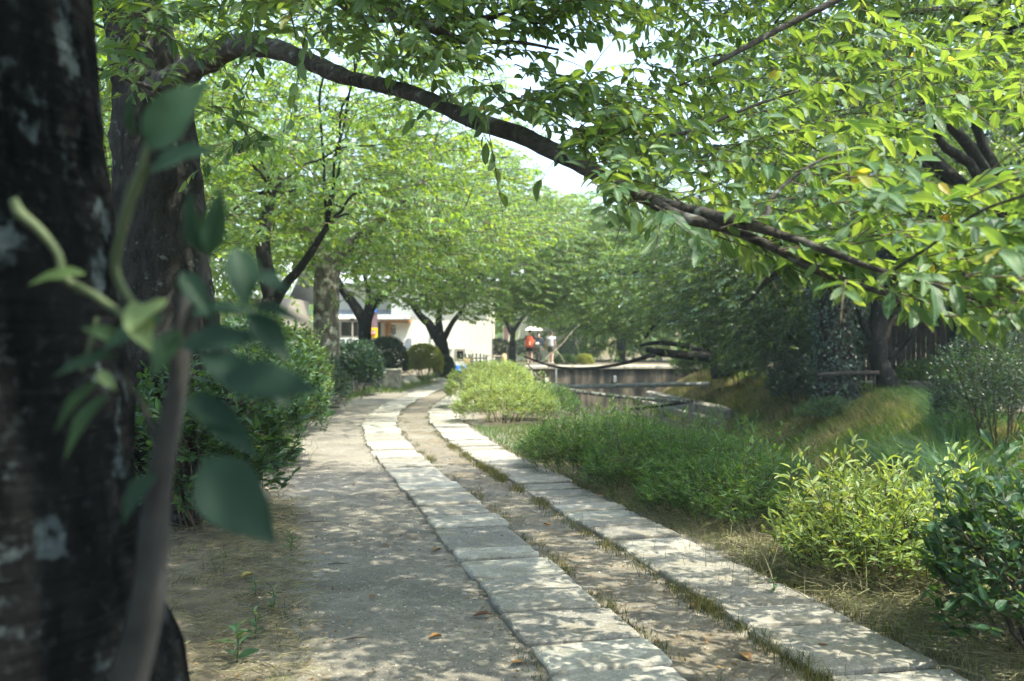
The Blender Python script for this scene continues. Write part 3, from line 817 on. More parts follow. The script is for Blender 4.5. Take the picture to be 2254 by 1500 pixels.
tree('cherry_tree', 'forked cherry trunk in front of the blank white wall', (-2.75, 39, 0),
     trunk_px([(975, 840, 39), (976, 800, 39), (975, 770, 39), (968, 745, 39), (965, 735, 39)], [36, 29, 28, 30, 34]),
     ((-1.1, 36, 4.5), (4.2, 3.2, 2.4)), 1500, ('bark', 'cherry'), seed=104, lod=TF, leaf=.125, nlimb=10,
     limbs=[(line3([(960, 742, 39), (945, 715, 39), (925, 695, 39), (900, 660, 38.7)]), [.23, .17, .14, .09]), (line3([(968, 735, 39), (966, 700, 39), (972, 660, 39)]), [.16, .13, .09]), (line3([(978, 745, 39), (995, 712, 39), (1020, 680, 38.6)]), [.13, .10, .07])],
     keep=both(no_gap(), above(2.1), lambda Q: ~inpoly(*project(Q), [(742, 668), (890, 680), (960, 740), (1060, 748), (1110, 735), (1290, 735), (1290, 830), (742, 830)])))
def WALLSUN(Q):
    q = (Yw_ - Q[:, 1]) / -SUN_DIR[1]
    x = Q[:, 0] - SUN_DIR[0] * q; z = Q[:, 2] - SUN_DIR[2] * q
    return ~((q > 0) & (z > -.5) & (z < 4.4) & (x > -6.3) & (x < -.8))
Yw_ = 50.0
tree('cherry_tree', 'slender far cherry trunk left of the people under the parasol', (.15, 50, 0),
     trunk_px([(1128, 800, 50), (1128, 770, 50), (1128, 745, 50), (1130, 720, 50)], [16, 13, 12, 13]),
     ((.6, 49, 5.2), (4.6, 3.4, 3.2)), 1400, ('bark', 'cherry'), seed=105, lod=TF, leaf=.14, nlimb=8,
     limbs=[(line3([(1126, 735, 50), (1112, 705, 50), (1090, 680, 50)]), [.12, .1, .07]), (line3([(1131, 730, 50), (1150, 700, 50), (1180, 670, 50)]), [.11, .09, .06])],
     keep=both(no_gap(), above(2.1), WALLSUN, lambda Q: ~inpoly(*project(Q), [(1060, 735), (1290, 728), (1290, 830), (1060, 830)])))
# right bank
RIGHTVIEW = lambda Q: ~inpoly(*project(Q), [(1290, 800), (1480, 800), (1530, 830), (1700, 835), (1860, 800), (1860, 770), (1990, 770), (2110, 830), (2110, 1100), (1290, 1100)])
tree('cherry_tree', 'cherry leaning out low over the canal with a thick horizontal branch', (7.9, 38.5, 0),
     trunk_px([(1590, 830, 38.5), (1583, 800, 38.5), (1568, 775, 38.5), (1560, 740, 38.5), (1575, 690, 38.5)], [50, 40, 34, 30, 26]),
     ((4.4, 36.5, 4.6), (4.3, 3.4, 3.2)), 1900, ('bark', 'cherry'), seed=106, lod=TF, leaf=.13, nlimb=12,
     limbs=[(line3([(1570, 785, 38.5), (1520, 783, 38), (1460, 777, 37.5), (1425, 770, 37)]), [.21, .18, .15, .11]), (line3([(1560, 778, 38.5), (1510, 762, 38), (1450, 755, 37.5), (1400, 762, 37)]), [.13, .11, .08, .05]),
            (line3([(1440, 781, 37.2), (1360, 803, 36.2), (1280, 812, 35.6), (1215, 806, 35), (1140, 780, 34.5)]), [.085, .06, .05, .045, .025]),
            (line3([(1520, 690, 38), (1480, 690, 37.5), (1450, 705, 37), (1420, 745, 36.5)]), [.1, .1, .09, .05]), (line3([(1575, 700, 38.5), (1500, 640, 37), (1420, 600, 36), (1340, 605, 35)]), [.24, .17, .12, .07]), (line3([(1575, 700, 38.5), (1580, 560, 38), (1540, 430, 37)]), [.24, .16, .08])],
     keep=both(no_gap(), RIGHTVIEW, above(.35), lambda Q: ~inpoly(*project(Q), [(1130, 725), (1215, 725), (1290, 770), (1330, 830), (1130, 830)])), hollow=.2)
tree('cherry_tree', 'brown cherry trunk with a low side shoot on the right bank', (9.95, 26.5, 0),
     trunk_px([(1965, 885, 26.5), (1955, 850, 26.5), (1940, 810, 26.5), (1932, 770, 26.5), (1932, 720, 26.5), (1935, 660, 26.5)], [74, 52, 42, 40, 38, 34]),
     ((8.4, 22.8, 5.8), (4.0, 3.0, 2.0)), 1000, ('bark', 'cherry'), seed=107, lod=TF, leaf=.115, nlimb=3,
     limbs=[(line3([(1950, 800, 26.5), (1965, 785, 26.4), (1985, 765, 26.3), (2010, 735, 26)]), [.10, .075, .06, .04]), (line3([(1930, 760, 26.5), (1905, 725, 26.5), (1890, 680, 26.5)]), [.12, .1, .07]), (line3([(1935, 670, 26.5), (1990, 560, 26), (2080, 420, 25), (2120, 330, 24.5)]), [.13, .11, .08, .045])],
     keep=both(no_gap(), RIGHTVIEW, above(2.3)))
tree('ivy_clad_tree', 'broad dark trunk smothered in ivy at the top of the right bank', (8.75, 26.8, 0),
     trunk_px([(1838, 905, 26.8), (1838, 850, 26.8), (1840, 800, 26.8), (1838, 700, 26.8), (1830, 560, 26.8)], [104, 92, 82, 74, 60]),
     ((7.3, 30.5, 3.7), (3.2, 2.6, 2.5)), 1500, ('bark_plain', 'mid_leaf'), seed=108, lod=TF, leaf=.12, nlimb=10, group='trees on the right bank', clump=.55, thick=.3, droop=.55, hollow=.1,
     keep=both(RIGHTVIEW, above(.3)))
# ivy on that trunk
rng = np.random.default_rng(51)
tr_ = [o for o in bpy.data.objects if o.name.startswith('ivy_clad_tree')][0]
n = 4200; th = rng.uniform(0, 2 * np.pi, n); zz = rng.uniform(-.1, 4.6, n)
ctr = np.stack([np.interp(zz, [0, 1.5, 4], [8.72, 8.72, 8.6]), np.full(n, 26.8), zz], -1)
rd = .52 + .25 * np.abs(vnoise(np.stack([np.cos(th) * 2, np.sin(th) * 2, zz * 1.5], -1), 4)) + rng.uniform(-.1, .15, n)
outd = np.stack([np.cos(th), np.sin(th), np.zeros(n)], -1)
lv = [ctr + outd * rd[:, None], nrm(outd * .4 - UP * .7 + rng.normal(0, .4, (n, 3))), nrm(outd + rng.normal(0, .4, (n, 3))), rng.uniform(.07, .12, n), rng.uniform(.06, .1, n), rng.uniform(0, 1, n)]
foliage(tr_, lv, TM, M['dark_leaf'], 'ivy')
# near right bank, its crown fills the upper right
SHADE_GAP = lambda Q: (lambda g: ~((((g[:, 0] - 2.15) / 1.0) ** 2 + ((g[:, 1] - 5.9) / 1.0) ** 2 < 1) | ((g[:, 1] > 11.6) & (g[:, 1] < 17.5) & (g[:, 0] < 1.2))))(Q - SUN_DIR * ((Q[:, 2] - .2) / SUN_DIR[2])[:, None])
RVIEW2 = lambda Q: ~inpoly(*project(Q), [(1100, -50), (1390, 80), (1400, 430), (1700, 560), (1960, 660), (2300, 740), (2300, 1500), (-50, 1500), (-50, -50)])
HOLE = lambda Q: ((project(Q)[0] - 2150) / 125) ** 2 + ((project(Q)[1] - 325) / 72) ** 2 > 1
tree('cherry_tree', 'broad cherry of the near right bank whose crown fills the upper right', (8.2, 10.5, 0),
     (np.array([[8.2, 10.5, -.2], [8.1, 10.5, .8], [8.0, 10.4, 1.8], [7.8, 10.3, 2.8]]), [.42, .33, .29, .27]),
     ((4.8, 9.8, 4.3), (4.2, 2.8, 1.7)), 1050, ('bark', 'cherry_near'), seed=109, lod=TM, leaf=.105, nlimb=4, limbs=[(np.array([[7.8, 10.3, 2.8], [6.8, 10.0, 3.7], [5.6, 9.8, 4.3], [4.4, 9.6, 4.6]]), [.2, .16, .11, .07]), (np.array([[7.8, 10.3, 2.8], [7.4, 9.4, 3.9], [6.2, 8.6, 4.8]]), [.18, .13, .07])],
     keep=both(no_gap(), RVIEW2, HOLE, above(2.4), SHADE_GAP), hollow=.2)
tree('cherry_tree', 'cherry of the right bank standing between the near crown and the ivy', (9.6, 17.5, 0),
     (np.array([[9.6, 17.5, -.2], [9.5, 17.5, .8], [9.3, 17.4, 1.8], [9.0, 17.3, 2.8]]), [.38, .30, .27, .25]),
     ((7.6, 17.0, 5.7), (4.6, 3.4, 2.0)), 950, ('bark', 'cherry'), seed=110, lod=TM, leaf=.11, nlimb=12, keep=both(no_gap(), above(2.9), HOLE, lambda Q: ~inpoly(*project(Q), [(1500, 560), (2254, 560), (2254, 1200), (1500, 1200)])))
# dark wood and far crowns behind everything
def far_crown(name, label, c, r, n, mat, seed, leaf=.2, group='trees far behind the path'):
    return tree(name, label, (c[0], c[1], 0), (np.array([[c[0], c[1], -.2], [c[0] + .1, c[1], c[2] * .4], [c[0], c[1], c[2]]]), [.35, .28, .16]), (c, r), n, ('bark', mat), seed=seed, lod=TF, leaf=leaf, wid=.6,
                group=group, nlimb=8, K=12, spray_len=(.7, 1.2), clump=1.1, thick=.35, keep=no_gap(), hollow=.3)
far = [((6.5, 60, 4.6), (5.2, 4, 4.2), 1100, 'cherry', 'rounded light green tree beyond the canal wall'),
       ((13.5, 58, 5.0), (5.5, 4, 4.6), 1100, 'cherry', 'broad green tree beyond the horizontal branch'),
       ((14.5, 44, 4.2), (4.6, 4, 4.2), 1100, 'mid_leaf', 'dark evergreen behind the ivy covered trunk'),
       ((20.0, 40, 5.0), (5.0, 4, 5.0), 1100, 'dark_leaf', 'tall dark evergreen above the wooden fence'),
       ((22.5, 28, 6.5), (5.0, 4, 4.2), 1000, 'dark_leaf', 'dark evergreen crown added unseen at the far right for shade'),  # out of view, added to keep sun off the fence side
       ((14.5, 26, 7.0), (4.0, 4, 3.0), 900, 'dark_leaf', 'shaded dark crown seen through the hole in the leaves'),
       ((-9.5, 24, 5.5), (3.6, 4, 3.8), 900, 'cherry', 'green tree left of the shop behind the hedge'),
       ((-13, 38, 6.0), (4.6, 4, 4.8), 900, 'cherry', 'large green tree left behind the shop'),
       ((-6, 62, 9.0), (6, 5, 4.5), 1000, 'cherry', 'green crown rising behind the white building'),
       ((2.0, 72, 7.0), (6, 5, 5.0), 900, 'cherry', 'pale green tree closing the view above the people'),
       ((24, 62, 7.0), (7, 5, 6.5), 900, 'dark_leaf', 'dark wood edge tree at the right distance'),
       ((14.0, 31.5, 5.2), (3.8, 3.2, 2.2), 1200, 'dark_leaf', 'dark crown added to shade the wooden fence'),  # crown added for the shade it drops on the fence
       ((-9.0, 15, 6.0), (3.4, 4, 3.2), 800, 'cherry', 'green tree beyond the left hedge behind the forked trunk')]
for k, (c, r, n, m, lab) in enumerate(far):
    far_crown('broadleaf_tree', lab, c, r, n, m, 200 + k, leaf=.13 + c[1] * .0018)
# far wooded slope: one mass
rng = np.random.default_rng(77)
n = 26000
X = rng.uniform(-110, 120, n); Y = rng.uniform(92, 190, n)
P = np.stack([X, Y, gz(X, Y) + np.abs(vnoise(np.stack([X, Y], -1), 6, 3, .13)) * 9 + rng.uniform(0, 2.5, n)], -1)
kk = no_gap()(P); P = P[kk]; n = len(P)
lv = [P, nrm(rng.normal(0, 1, (n, 3)) + np.array([0, -.3, -.5])), nrm(rng.normal(0, .5, (n, 3)) + np.array([0, -.4, 1])), rng.uniform(.8, 1.6, n), rng.uniform(.5, 1.0, n), rng.uniform(0, 1, n)]
Vv, Tt, Uu = scatter_mesh(TF, *lv[:5])
put('forest', Vv, Tt, M['cherry'], v=np.repeat(lv[5], 2), uv=Uu, kind='stuff')['label'] = 'wooded slope far behind the houses'

# ------------------------------------------------------------------ shrubs
def shrub(name, label, c, r, h, n, mat, leaf, wid, lod=TM, seed=0, K=8, sl=(.14, .22), lump=.12, group=None, up=.6, n_obj=0, clipped=False, stems=10, inner=.25, z0=.0, cat='shrub', sky_shoots=0, zlow=.12):
    rng = np.random.default_rng(seed)
    g = float(gz(c[0], c[1])) + z0
    t = thing(name, label, cat, (c[0], c[1], g), group)
    d = rng.normal(0, 1, (n, 3)); d[:, 2] = np.abs(d[:, 2]) * .9 - rng.uniform(0, .25, n); d = nrm(d)
    ex = 2.6 if clipped else 2.2
    sup = (np.abs(d[:, 0]) ** ex + np.abs(d[:, 1]) ** ex + np.abs(d[:, 2]) ** ex) ** (-1 / ex)
    k = sup * (1 + lump * vnoise(d * 2.1 + seed, seed, 3))
    inn = rng.uniform(0, 1, n) < inner
    f = np.where(inn, rng.uniform(.35, .9, n), rng.uniform(.90, 1.02, n))
    ctr = np.array([c[0], c[1], g + h * .38])
    O = ctr + d * (k * f)[:, None] * np.array([r[0], r[1], h * .62])
    lowz = g + zlow * h
    O[:, 2] = np.where(O[:, 2] < lowz, lowz + rng.uniform(0, .25, n) * h, O[:, 2])
    D = nrm(d * np.array([1, 1, .7]) * (1.0 if clipped else .7) + UP * up * (0.2 if clipped else 1) + rng.normal(0, .35, (n, 3)))
    Ls = rng.uniform(*sl, n)
    O = O - D * (Ls * .8)[:, None]
    lv, tw = spray_leaves(rng, O, D, Ls, K, leaf, wid, droop=-.05, sag=.05, spread=.8, tilt=.5)
    if sky_shoots:
        a = rng.uniform(0, 2 * np.pi, sky_shoots); q = np.sqrt(rng.uniform(0, .8, sky_shoots))
        O2 = np.stack([c[0] + r[0] * q * np.cos(a), c[1] + r[1] * q * np.sin(a), np.full(sky_shoots, g + h * .82)], -1)
        D2 = nrm(UP + rng.normal(0, .35, (sky_shoots, 3)))
        l2, t2_ = spray_leaves(rng, O2, D2, rng.uniform(.18, .42, sky_shoots), K, leaf * 1.15, wid, droop=-.1, sag=.1)
        lv = cat_leaves([lv, l2]); tw = np.concatenate([tw, t2_])
    # stems from the foot into the leaves
    a = rng.uniform(0, 2 * np.pi, stems); q = rng.uniform(.3, .85, stems)
    foot = np.stack([c[0] + .22 * r[0] * np.cos(a), c[1] + .22 * r[1] * np.sin(a), np.full(stems, g - .03)], -1)
    tip = np.stack([c[0] + q * r[0] * np.cos(a), c[1] + q * r[1] * np.sin(a), g + h * rng.uniform(.5, .85, stems)], -1)
    tt = np.linspace(0, 1, 5)[None, :, None]
    st = foot[:, None] + (tip - foot)[:, None] * tt + rng.normal(0, .02, (stems, 5, 3))
    V, T = many_tubes(st, np.linspace(.012, .005, 5)[None] * np.ones((stems, 1)), 5)
    mb = MB().add(V, T)
    tr = np.broadcast_to(np.array([.0035, .003, .002, .001]), (len(tw), 4))
    mb.add(*many_tubes(tw, tr))
    mb.put('stem', M['twig'], t, kind='stuff')
    if n_obj:
        idx, rest = split_biggest(lv, n_obj)
        leaf_objects(t, lv, idx, M[mat], mat)
        lv = [b[rest] for b in lv]
    foliage(t, lv, lod, M[mat], 'foliage')
    return t
HG = 'hedge shrubs along the left edge of the path'
shrub('evergreen_shrub', 'large leaved dark evergreen shrub beside the gravel, closest on the left', (-2.48, 8.0), (.74, .85), 1.25, 500, 'hedge_leaf', .085, .46, TL, 301, K=9, sl=(.16, .26), group=HG, n_obj=230, lump=.32, stems=22, sky_shoots=14)
shrub('evergreen_shrub', 'tall large leaved evergreen shrub with yellow green sunlit tips', (-3.2, 11.8), (.95, 1.5), 1.66, 1300, 'hedge_leaf', .08, .46, TL, 302, K=9, sl=(.16, .3), group=HG, n_obj=60, lump=.30, stems=14, sky_shoots=30)
shrub('evergreen_shrub', 'sunlit evergreen shrub with a rounded right side in front of the stout trunk', (-3.95, 15.8), (1.05, 1.6), 1.85, 1300, 'hedge_lit', .08, .46, TL, 303, K=9, sl=(.16, .3), group=HG, n_obj=40, lump=.24, sky_shoots=30)
shrub('evergreen_shrub', 'low dark evergreen shrub at the foot of the stout trunk', (-4.1, 20.0), (.8, 1.2), 1.2, 1100, 'dark_leaf', .07, .5, TM, 304, group=HG)
shrub('evergreen_shrub', 'dark shaggy shrub left of the granite block', (-4.25, 27.0), (.75, 1.0), 1.5, 1500, 'dark_leaf', .085, .5, TM, 305, group=HG)
shrub('clipped_shrub', 'dark green clipped round shrub behind the granite block', (-4.15, 33.0), (.66, .66), 1.58, 2600, 'dark_leaf', .065, .5, TF, 306, K=7, sl=(.06, .1), clipped=True, lump=.04, group='clipped shrubs by the white wall')
shrub('clipped_shrub', 'yellow green clipped dome shrub with reddish tips', (-3.2, 36.0), (.68, .66), 1.32, 2800, 'yellow_leaf', .065, .5, TF, 307, K=7, sl=(.06, .1), clipped=True, lump=.03, group='clipped shrubs by the white wall', z0=.02)
shrub('clipped_shrub', 'small dark clipped shrub tucked right of the yellow dome', (-2.55, 37.4), (.40, .4), .9, 1200, 'dark_leaf', .065, .5, TF, 308, K=7, sl=(.06, .1), clipped=True, lump=.05, group='clipped shrubs by the white wall')
shrub('clipped_shrub', 'long dark clipped hedge left of the person with the orange backpack', (-.75, 51), (.75, .6), 1.35, 1800, 'dark_leaf', .06, .5, TF, 309, K=7, sl=(.08, .12), clipped=True, lump=.05, group='clipped shrubs around the far path')
shrub('clipped_shrub', 'dark clipped shrub directly behind the person with the orange backpack', (.75, 57.5), (.75, .6), 1.35, 1600, 'dark_leaf', .06, .5, TF, 310, K=7, sl=(.08, .12), clipped=True, lump=.05, group='clipped shrubs around the far path')
shrub('clipped_shrub', 'dark round ball shrub right of the three people', (3.2, 57), (.5, .5), 1.3, 1400, 'dark_leaf', .06, .5, TF, 311, K=7, sl=(.08, .12), clipped=True, lump=.03, group='clipped shrubs around the far path')
shrub('clipped_shrub', 'small yellow green ball shrub on the canal wall', (3.5, 48.0), (.42, .42), .66, 1100, 'yellow_leaf', .05, .5, TF, 312, K=7, sl=(.07, .1), clipped=True, lump=.05, group='clipped shrubs around the far path')
shrub('clipped_shrub', 'small loose green shrub beside the yellow ball on the canal wall', (2.6, 48.6), (.55, .4), .62, 900, 'bush_leaf', .06, .5, TF, 313, K=7, sl=(.08, .14), lump=.15, group='clipped shrubs around the far path')
AZ = 'low bushes between the path and the canal'
shrub('low_bush', 'bright lime green mound of bush where the path bends', (-.12, 17.9), (.92, .9), .70, 900, 'lime_leaf', .06, .34, TM, 320, K=9, sl=(.12, .2), lump=.16, group=AZ, n_obj=0, sky_shoots=60)
shrub('low_bush', 'lime green rounded bush behind the mound at the bend', (-.45, 21.6), (1.0, 1.2), 1.02, 1100, 'lime_leaf', .06, .34, TM, 321, K=9, sl=(.12, .2), lump=.10, group=AZ, sky_shoots=30)
shrub('low_bush', 'green bush trailing from the lime mounds towards the canal', (.55, 19.2), (.7, 1.4), .62, 600, 'bush_leaf', .06, .34, TM, 322, K=9, lump=.2, group=AZ)
shrub('low_bush', 'lime bush farthest round the bend beside the canal wall', (-.3, 26.5), (.9, 2.2), .9, 700, 'lime_leaf', .07, .36, TF, 323, K=9, lump=.15, group=AZ)
shrub('low_bush', 'shaded green feathery bush nearest the lime mounds', (1.05, 11.8), (.95, 1.3), .54, 1500, 'bush_leaf', .066, .22, TM, 324, K=9, sl=(.14, .24), lump=.2, group=AZ, n_obj=40, sky_shoots=70)
shrub('low_bush', 'shaded feathery green bush in the middle of the row along the canal', (1.60, 10.0), (.9, 1.1), .52, 1300, 'bush_leaf', .066, .22, TM, 325, K=9, sl=(.14, .24), lump=.2, group=AZ, n_obj=60, sky_shoots=60)
shrub('low_bush', 'shaded green bush next to the bright bush', (1.92, 8.4), (.78, .95), .45, 1000, 'bush_leaf', .068, .24, TM, 326, K=9, sl=(.12, .2), lump=.25, group=AZ, n_obj=100, sky_shoots=35)
shrub('low_bush', 'shaded bush on the canal edge behind the feathery row', (2.35, 10.8), (.7, 1.8), .30, 800, 'bush_leaf', .068, .24, TM, 327, K=9, lump=.2, group=AZ, sky_shoots=40)
shrub('low_bush', 'bright sunlit yellow green bush with dry grass at its foot', (2.36, 6.25), (.70, .62), .53, 620, 'lime_leaf', .070, .27, TL, 328, K=9, sl=(.16, .32), lump=.22, group=AZ, n_obj=220, sky_shoots=60, stems=24, zlow=.3, inner=.4)
shrub('low_bush', 'dark shaded bush nearest the viewer on the right', (2.56, 4.6), (.56, .75), .80, 500, 'hedge_leaf', .075, .44, TL, 329, K=8, sl=(.14, .3), lump=.36, group=AZ, n_obj=180, sky_shoots=26, stems=26)
RB = 'shrubs and undergrowth on the right bank'
shrub('bank_shrub', 'fine leaved dark shrub with thin bare stems over the long grass', (7.15, 14.6), (.9, 1.0), 1.75, 1300, 'dark_leaf', .065, .34, TM, 340, K=10, sl=(.18, .3), lump=.2, group=RB, stems=26)
shrub('bank_shrub', 'bright leafy undergrowth right of the brown trunk', (12.6, 29.0), (1.4, .8), .95, 500, 'bush_leaf', .12, .4, TF, 341, K=8, sl=(.25, .4), lump=.25, group=RB)
shrub('bank_shrub', 'bushy green undergrowth along the wooden fence', (15.0, 30.5), (1.7, .9), 1.35, 600, 'bush_leaf', .12, .4, TF, 342, K=8, sl=(.25, .4), lump=.25, group=RB)
shrub('bank_shrub', 'dark evergreen undergrowth left of the ivy covered trunk', (9.3, 32.5), (1.3, 1.6), 2.3, 900, 'mid_leaf', .10, .45, TF, 343, K=8, sl=(.25, .4), lump=.25, group=RB)
shrub('bank_shrub', 'light green undergrowth at the end of the canal wall', (8.2, 42.5), (1.5, 1.4), 1.5, 600, 'bush_leaf', .13, .35, TF, 344, K=8, sl=(.25, .45), lump=.25, group=RB)
shrub('bank_shrub', 'green shrub where the horizontal branch starts', (9.6, 36.0), (1.5, 1.4), 2.2, 900, 'mid_leaf', .11, .45, TF, 345, K=8, sl=(.25, .45), lump=.25, group=RB)
shrub('bank_shrub', 'leafy shrub at the right edge beyond the fine leaved shrub', (9.6, 19.0), (1.3, 1.1), 1.3, 700, 'bush_leaf', .10, .4, TM, 346, K=8, sl=(.25, .4), lump=.22, group=RB)

# ------------------------------------------------------------------ grass, straw, litter
def blades(P, H, W, lean, rng, segs=3):
    """tapered bent blades; lean (n,3) horizontal vector at the tip"""
    n = len(P); t = np.linspace(0, 1, segs + 1)
    ax = P[:, None] + UP * (H[:, None] * (t - .35 * t ** 2 * np.linalg.norm(lean, axis=1)[:, None].clip(0, 1.2)))[..., None] + (lean * H[:, None])[:, None] * (t ** 1.8)[None, :, None]
    a = rng.uniform(0, 2 * np.pi, n); side = np.stack([np.cos(a), np.sin(a), 0 * a], -1)
    w = W[:, None] * (1 - t ** 1.5)[None]
    Lf = ax - side[:, None] * w[..., None] / 2; Rt = ax + side[:, None] * w[..., None] / 2
    V = np.concatenate([Lf[:, :-1], Rt[:, :-1], ax[:, -1:]], 1)
    m = 2 * segs + 1; T = []
    for k in range(segs - 1): T += [[k, segs + k, segs + k + 1], [k, segs + k + 1, k + 1]]
    T += [[segs - 1, 2 * segs - 1, 2 * segs]]
    T = np.array(T)
    return V.reshape(-1, 3), (T[None] + (np.arange(n) * m)[:, None, None]).reshape(-1, 3), len(T)
def grass(name, label, X, Y, h, w, mat, seed, lean=.5, vr=(0, 1), bias=None, parent=None, segs=3):
    rng = np.random.default_rng(seed); n = len(X)
    P = np.stack([X, Y, gz(X, Y) - .005], -1)
    a = rng.uniform(0, 2 * np.pi, n); ln = rng.uniform(.1, 1, n) * lean
    L = np.stack([np.cos(a) * ln, np.sin(a) * ln, 0 * a], -1)
    if bias is not None: L = L + np.array(bias)
    V, T, k = blades(P, h * rng.uniform(.45, 1.25, n), w * rng.uniform(.6, 1.2, n), L, rng, segs)
    v = np.clip(rng.uniform(*vr, n), 0, 1)
    o = put(name, V, T, M[mat], parent, v=np.repeat(v, k), kind='stuff')
    if parent is None: o['label'] = label
    return o
def along(rng, n, off, y0, y1, sd, clump=1.2, thr=-.15, powr=1.6):
    Y = y0 + (y1 - y0) * rng.uniform(0, 1, n) ** powr
    ang = -np.arctan((xc(Y + .1) - xc(Y - .1)) / .2)
    o = off + rng.normal(0, sd, n)
    X = xc(Y) + np.cos(ang) * o; Yn = Y + np.sin(ang) * o
    k = vnoise(np.stack([X * 1.0 + off * 9, Yn], -1), 12, 3, clump) > thr
    return X[k], Yn[k]
rng = np.random.default_rng(61)
for off, n, sd, h, thr in ((-.265, 6000, .035, .045, .12), (.265, 6500, .04, .045, .08), (-.92, 2600, .03, .04, .2), (.92, 4200, .06, .06, -.05)):
    X, Y = along(rng, n, off, 3.2, 40, sd, thr=thr)
    grass('grass', 'short green and brown grass tufts along the slab edges', X, Y, h, .005, 'edge_blade', int(abs(off) * 100) + 1, lean=.7, vr=(0, .95))
# tussocks at the stone edges
X, Y = [], []
for k in range(130):
    off = rng.choice([-.26, .25, .25, .25, .93]); y0 = rng.uniform(3.6, 14)
    m = rng.integers(25, 70); X.append(xc(y0) + off + rng.normal(0, .04, m)); Y.append(y0 + rng.normal(0, .09, m))
X = np.concatenate(X); Y = np.concatenate(Y)
grass('grass', 'tussocks of fading grass between the stone tracks', X, Y, .095, .0045, 'edge_blade', 71, lean=.9, vr=(.15, 1))
# left verge
n = 9000; Y = 3.0 + 19 * rng.uniform(0, 1, n) ** 1.7; X = xc(Y) - rng.uniform(2.0, 3.6, n) + rng.normal(0, .1, n)
k = vnoise(np.stack([X, Y], -1), 14, 3, 2.6) > .12; X, Y = X[k], Y[k]
grass('grass', 'thin green weeds and grass on the left verge', X, Y, .085, .006, 'edge_blade', 72, lean=1.5, vr=(0, .9))
n = 2500; Y = 12 + 16 * rng.uniform(0, 1, n); X = xc(Y) - rng.normal(2.15, .16, n)
grass('grass', 'grass fringe under the left hedge', X, Y, .2, .008, 'blade', 73, lean=.7, vr=(0, .7))
# green grass patch before the lime mound, grass at the far bend
n = 5000; Y = rng.uniform(12.6, 17, n); X = xc(Y) + .95 + rng.uniform(0, 1.2, n)
grass('grass', 'fresh green grass patch between the slabs and the lime mound', X, Y, .09, .007, 'blade', 74, lean=.6, vr=(0, .5))
n = 5000; Y = rng.uniform(28, 44, n); X = xc(Y) - rng.uniform(1.2, 2.6, n)
grass('grass', 'grass verge at the far bend below the yellow dome', X, Y, .16, .014, 'blade', 75, lean=.7, vr=(.1, .75))
# dry grass under the right hand bushes
n = 9000; Y = 3.2 + 9.5 * rng.uniform(0, 1, n) ** 1.2; X = xc(Y) + .98 + np.abs(rng.normal(0, .55, n))
grass('grass', 'sparse dry grass below the bushes on the canal side', X, Y, .09, .005, 'blade', 76, lean=1.1, vr=(.35, 1))
# straw lying on the ground
def lying(name, label, X, Y, L, W, mat, seed, zoff=.006, tilt=.15, v=(0, 1)):
    rng = np.random.default_rng(seed); n = len(X)
    a = rng.uniform(0, 2 * np.pi, n)
    D = nrm(np.stack([np.cos(a), np.sin(a), rng.uniform(-.02, tilt, n)], -1))
    Ln = L * rng.uniform(.4, 1.3, n)
    P0 = np.stack([X, Y, gz(X, Y) + zoff + rng.uniform(0, .02, n)], -1)
    t = np.linspace(0, 1, 4)
    bend = rng.normal(0, .12, (n, 1, 3)) * (t * (1 - t))[None, :, None] * Ln[:, None, None] * 2
    pl = P0[:, None] + D[:, None] * (Ln[:, None] * t)[..., None] + np.abs(bend) * np.array([1, 1, .6])
    Vv, Tt = many_tubes(pl, (W * rng.uniform(.6, 1.3, n))[:, None] * np.ones((1, 4)), 3)
    o = put(name, Vv, Tt, M[mat], v=np.repeat(rng.uniform(*v, n), len(Tt) // n), kind='stuff'); o['label'] = label
n = 7000; Y = 3.0 + 7.5 * rng.uniform(0, 1, n); X = xc(Y) + 1.0 + np.abs(rng.normal(0, .6, n))
lying('straw', 'dry straw and grass stalks under the bright bush', X, Y, .16, .0016, 'straw', 81, tilt=.3)
a = rng.normal(0, .34, (2600, 2)) + np.array([2.55, 6.0])
lying('straw', 'heap of pale dry grass stalks at the foot of the bright bush', a[:, 0], a[:, 1], .26, .0018, 'straw', 82, tilt=.6)
n = 3600; Y = 3.4 + 6 * rng.uniform(0, 1, n); X = xc(Y) - 1.95 - np.abs(rng.normal(0, .5, n))
lying('straw', 'dry grass litter on the left verge', X, Y, .14, .0015, 'straw', 83, tilt=.2, v=(0, .7))
# little stones of the gravel
n = 26000; Y = 3.3 + 9 * rng.uniform(0, 1, n) ** 1.8; X = xc(Y) + rng.uniform(-2.4, 1.5, n); 
off = np.abs(np.abs(X - xc(Y)) - .595) > .33; X, Y = X[off], Y[off]; n = len(X)
sz = .0035 * np.exp(rng.normal(0, .45, n))
oc = np.array([[1, 0, 0], [0, 1, 0], [-1, 0, 0], [0, -1, 0], [0, 0, .7]]); ot = np.array([[0, 1, 4], [1, 2, 4], [2, 3, 4], [3, 0, 4]])
a = rng.uniform(0, 6.28, n); rot = np.stack([np.stack([np.cos(a), -np.sin(a), 0 * a], -1), np.stack([np.sin(a), np.cos(a), 0 * a], -1), np.stack([0 * a, 0 * a, 1 + 0 * a], -1)], 1)
ov = oc[None] * (1 + rng.normal(0, .22, (n, 5, 3))) * sz[:, None, None]
Vv = np.einsum('nij,nkj->nki', rot, ov) + np.stack([X, Y, gz(X, Y)], -1)[:, None]
s = NT('gravel_stone'); M['pebble'] = s.done(s.bsdf(s.ramp(s.attr('v'), [(0, (.09, .085, .08)), (.5, (.25, .23, .20)), (1, (.45, .42, .37))]), .9, .15))
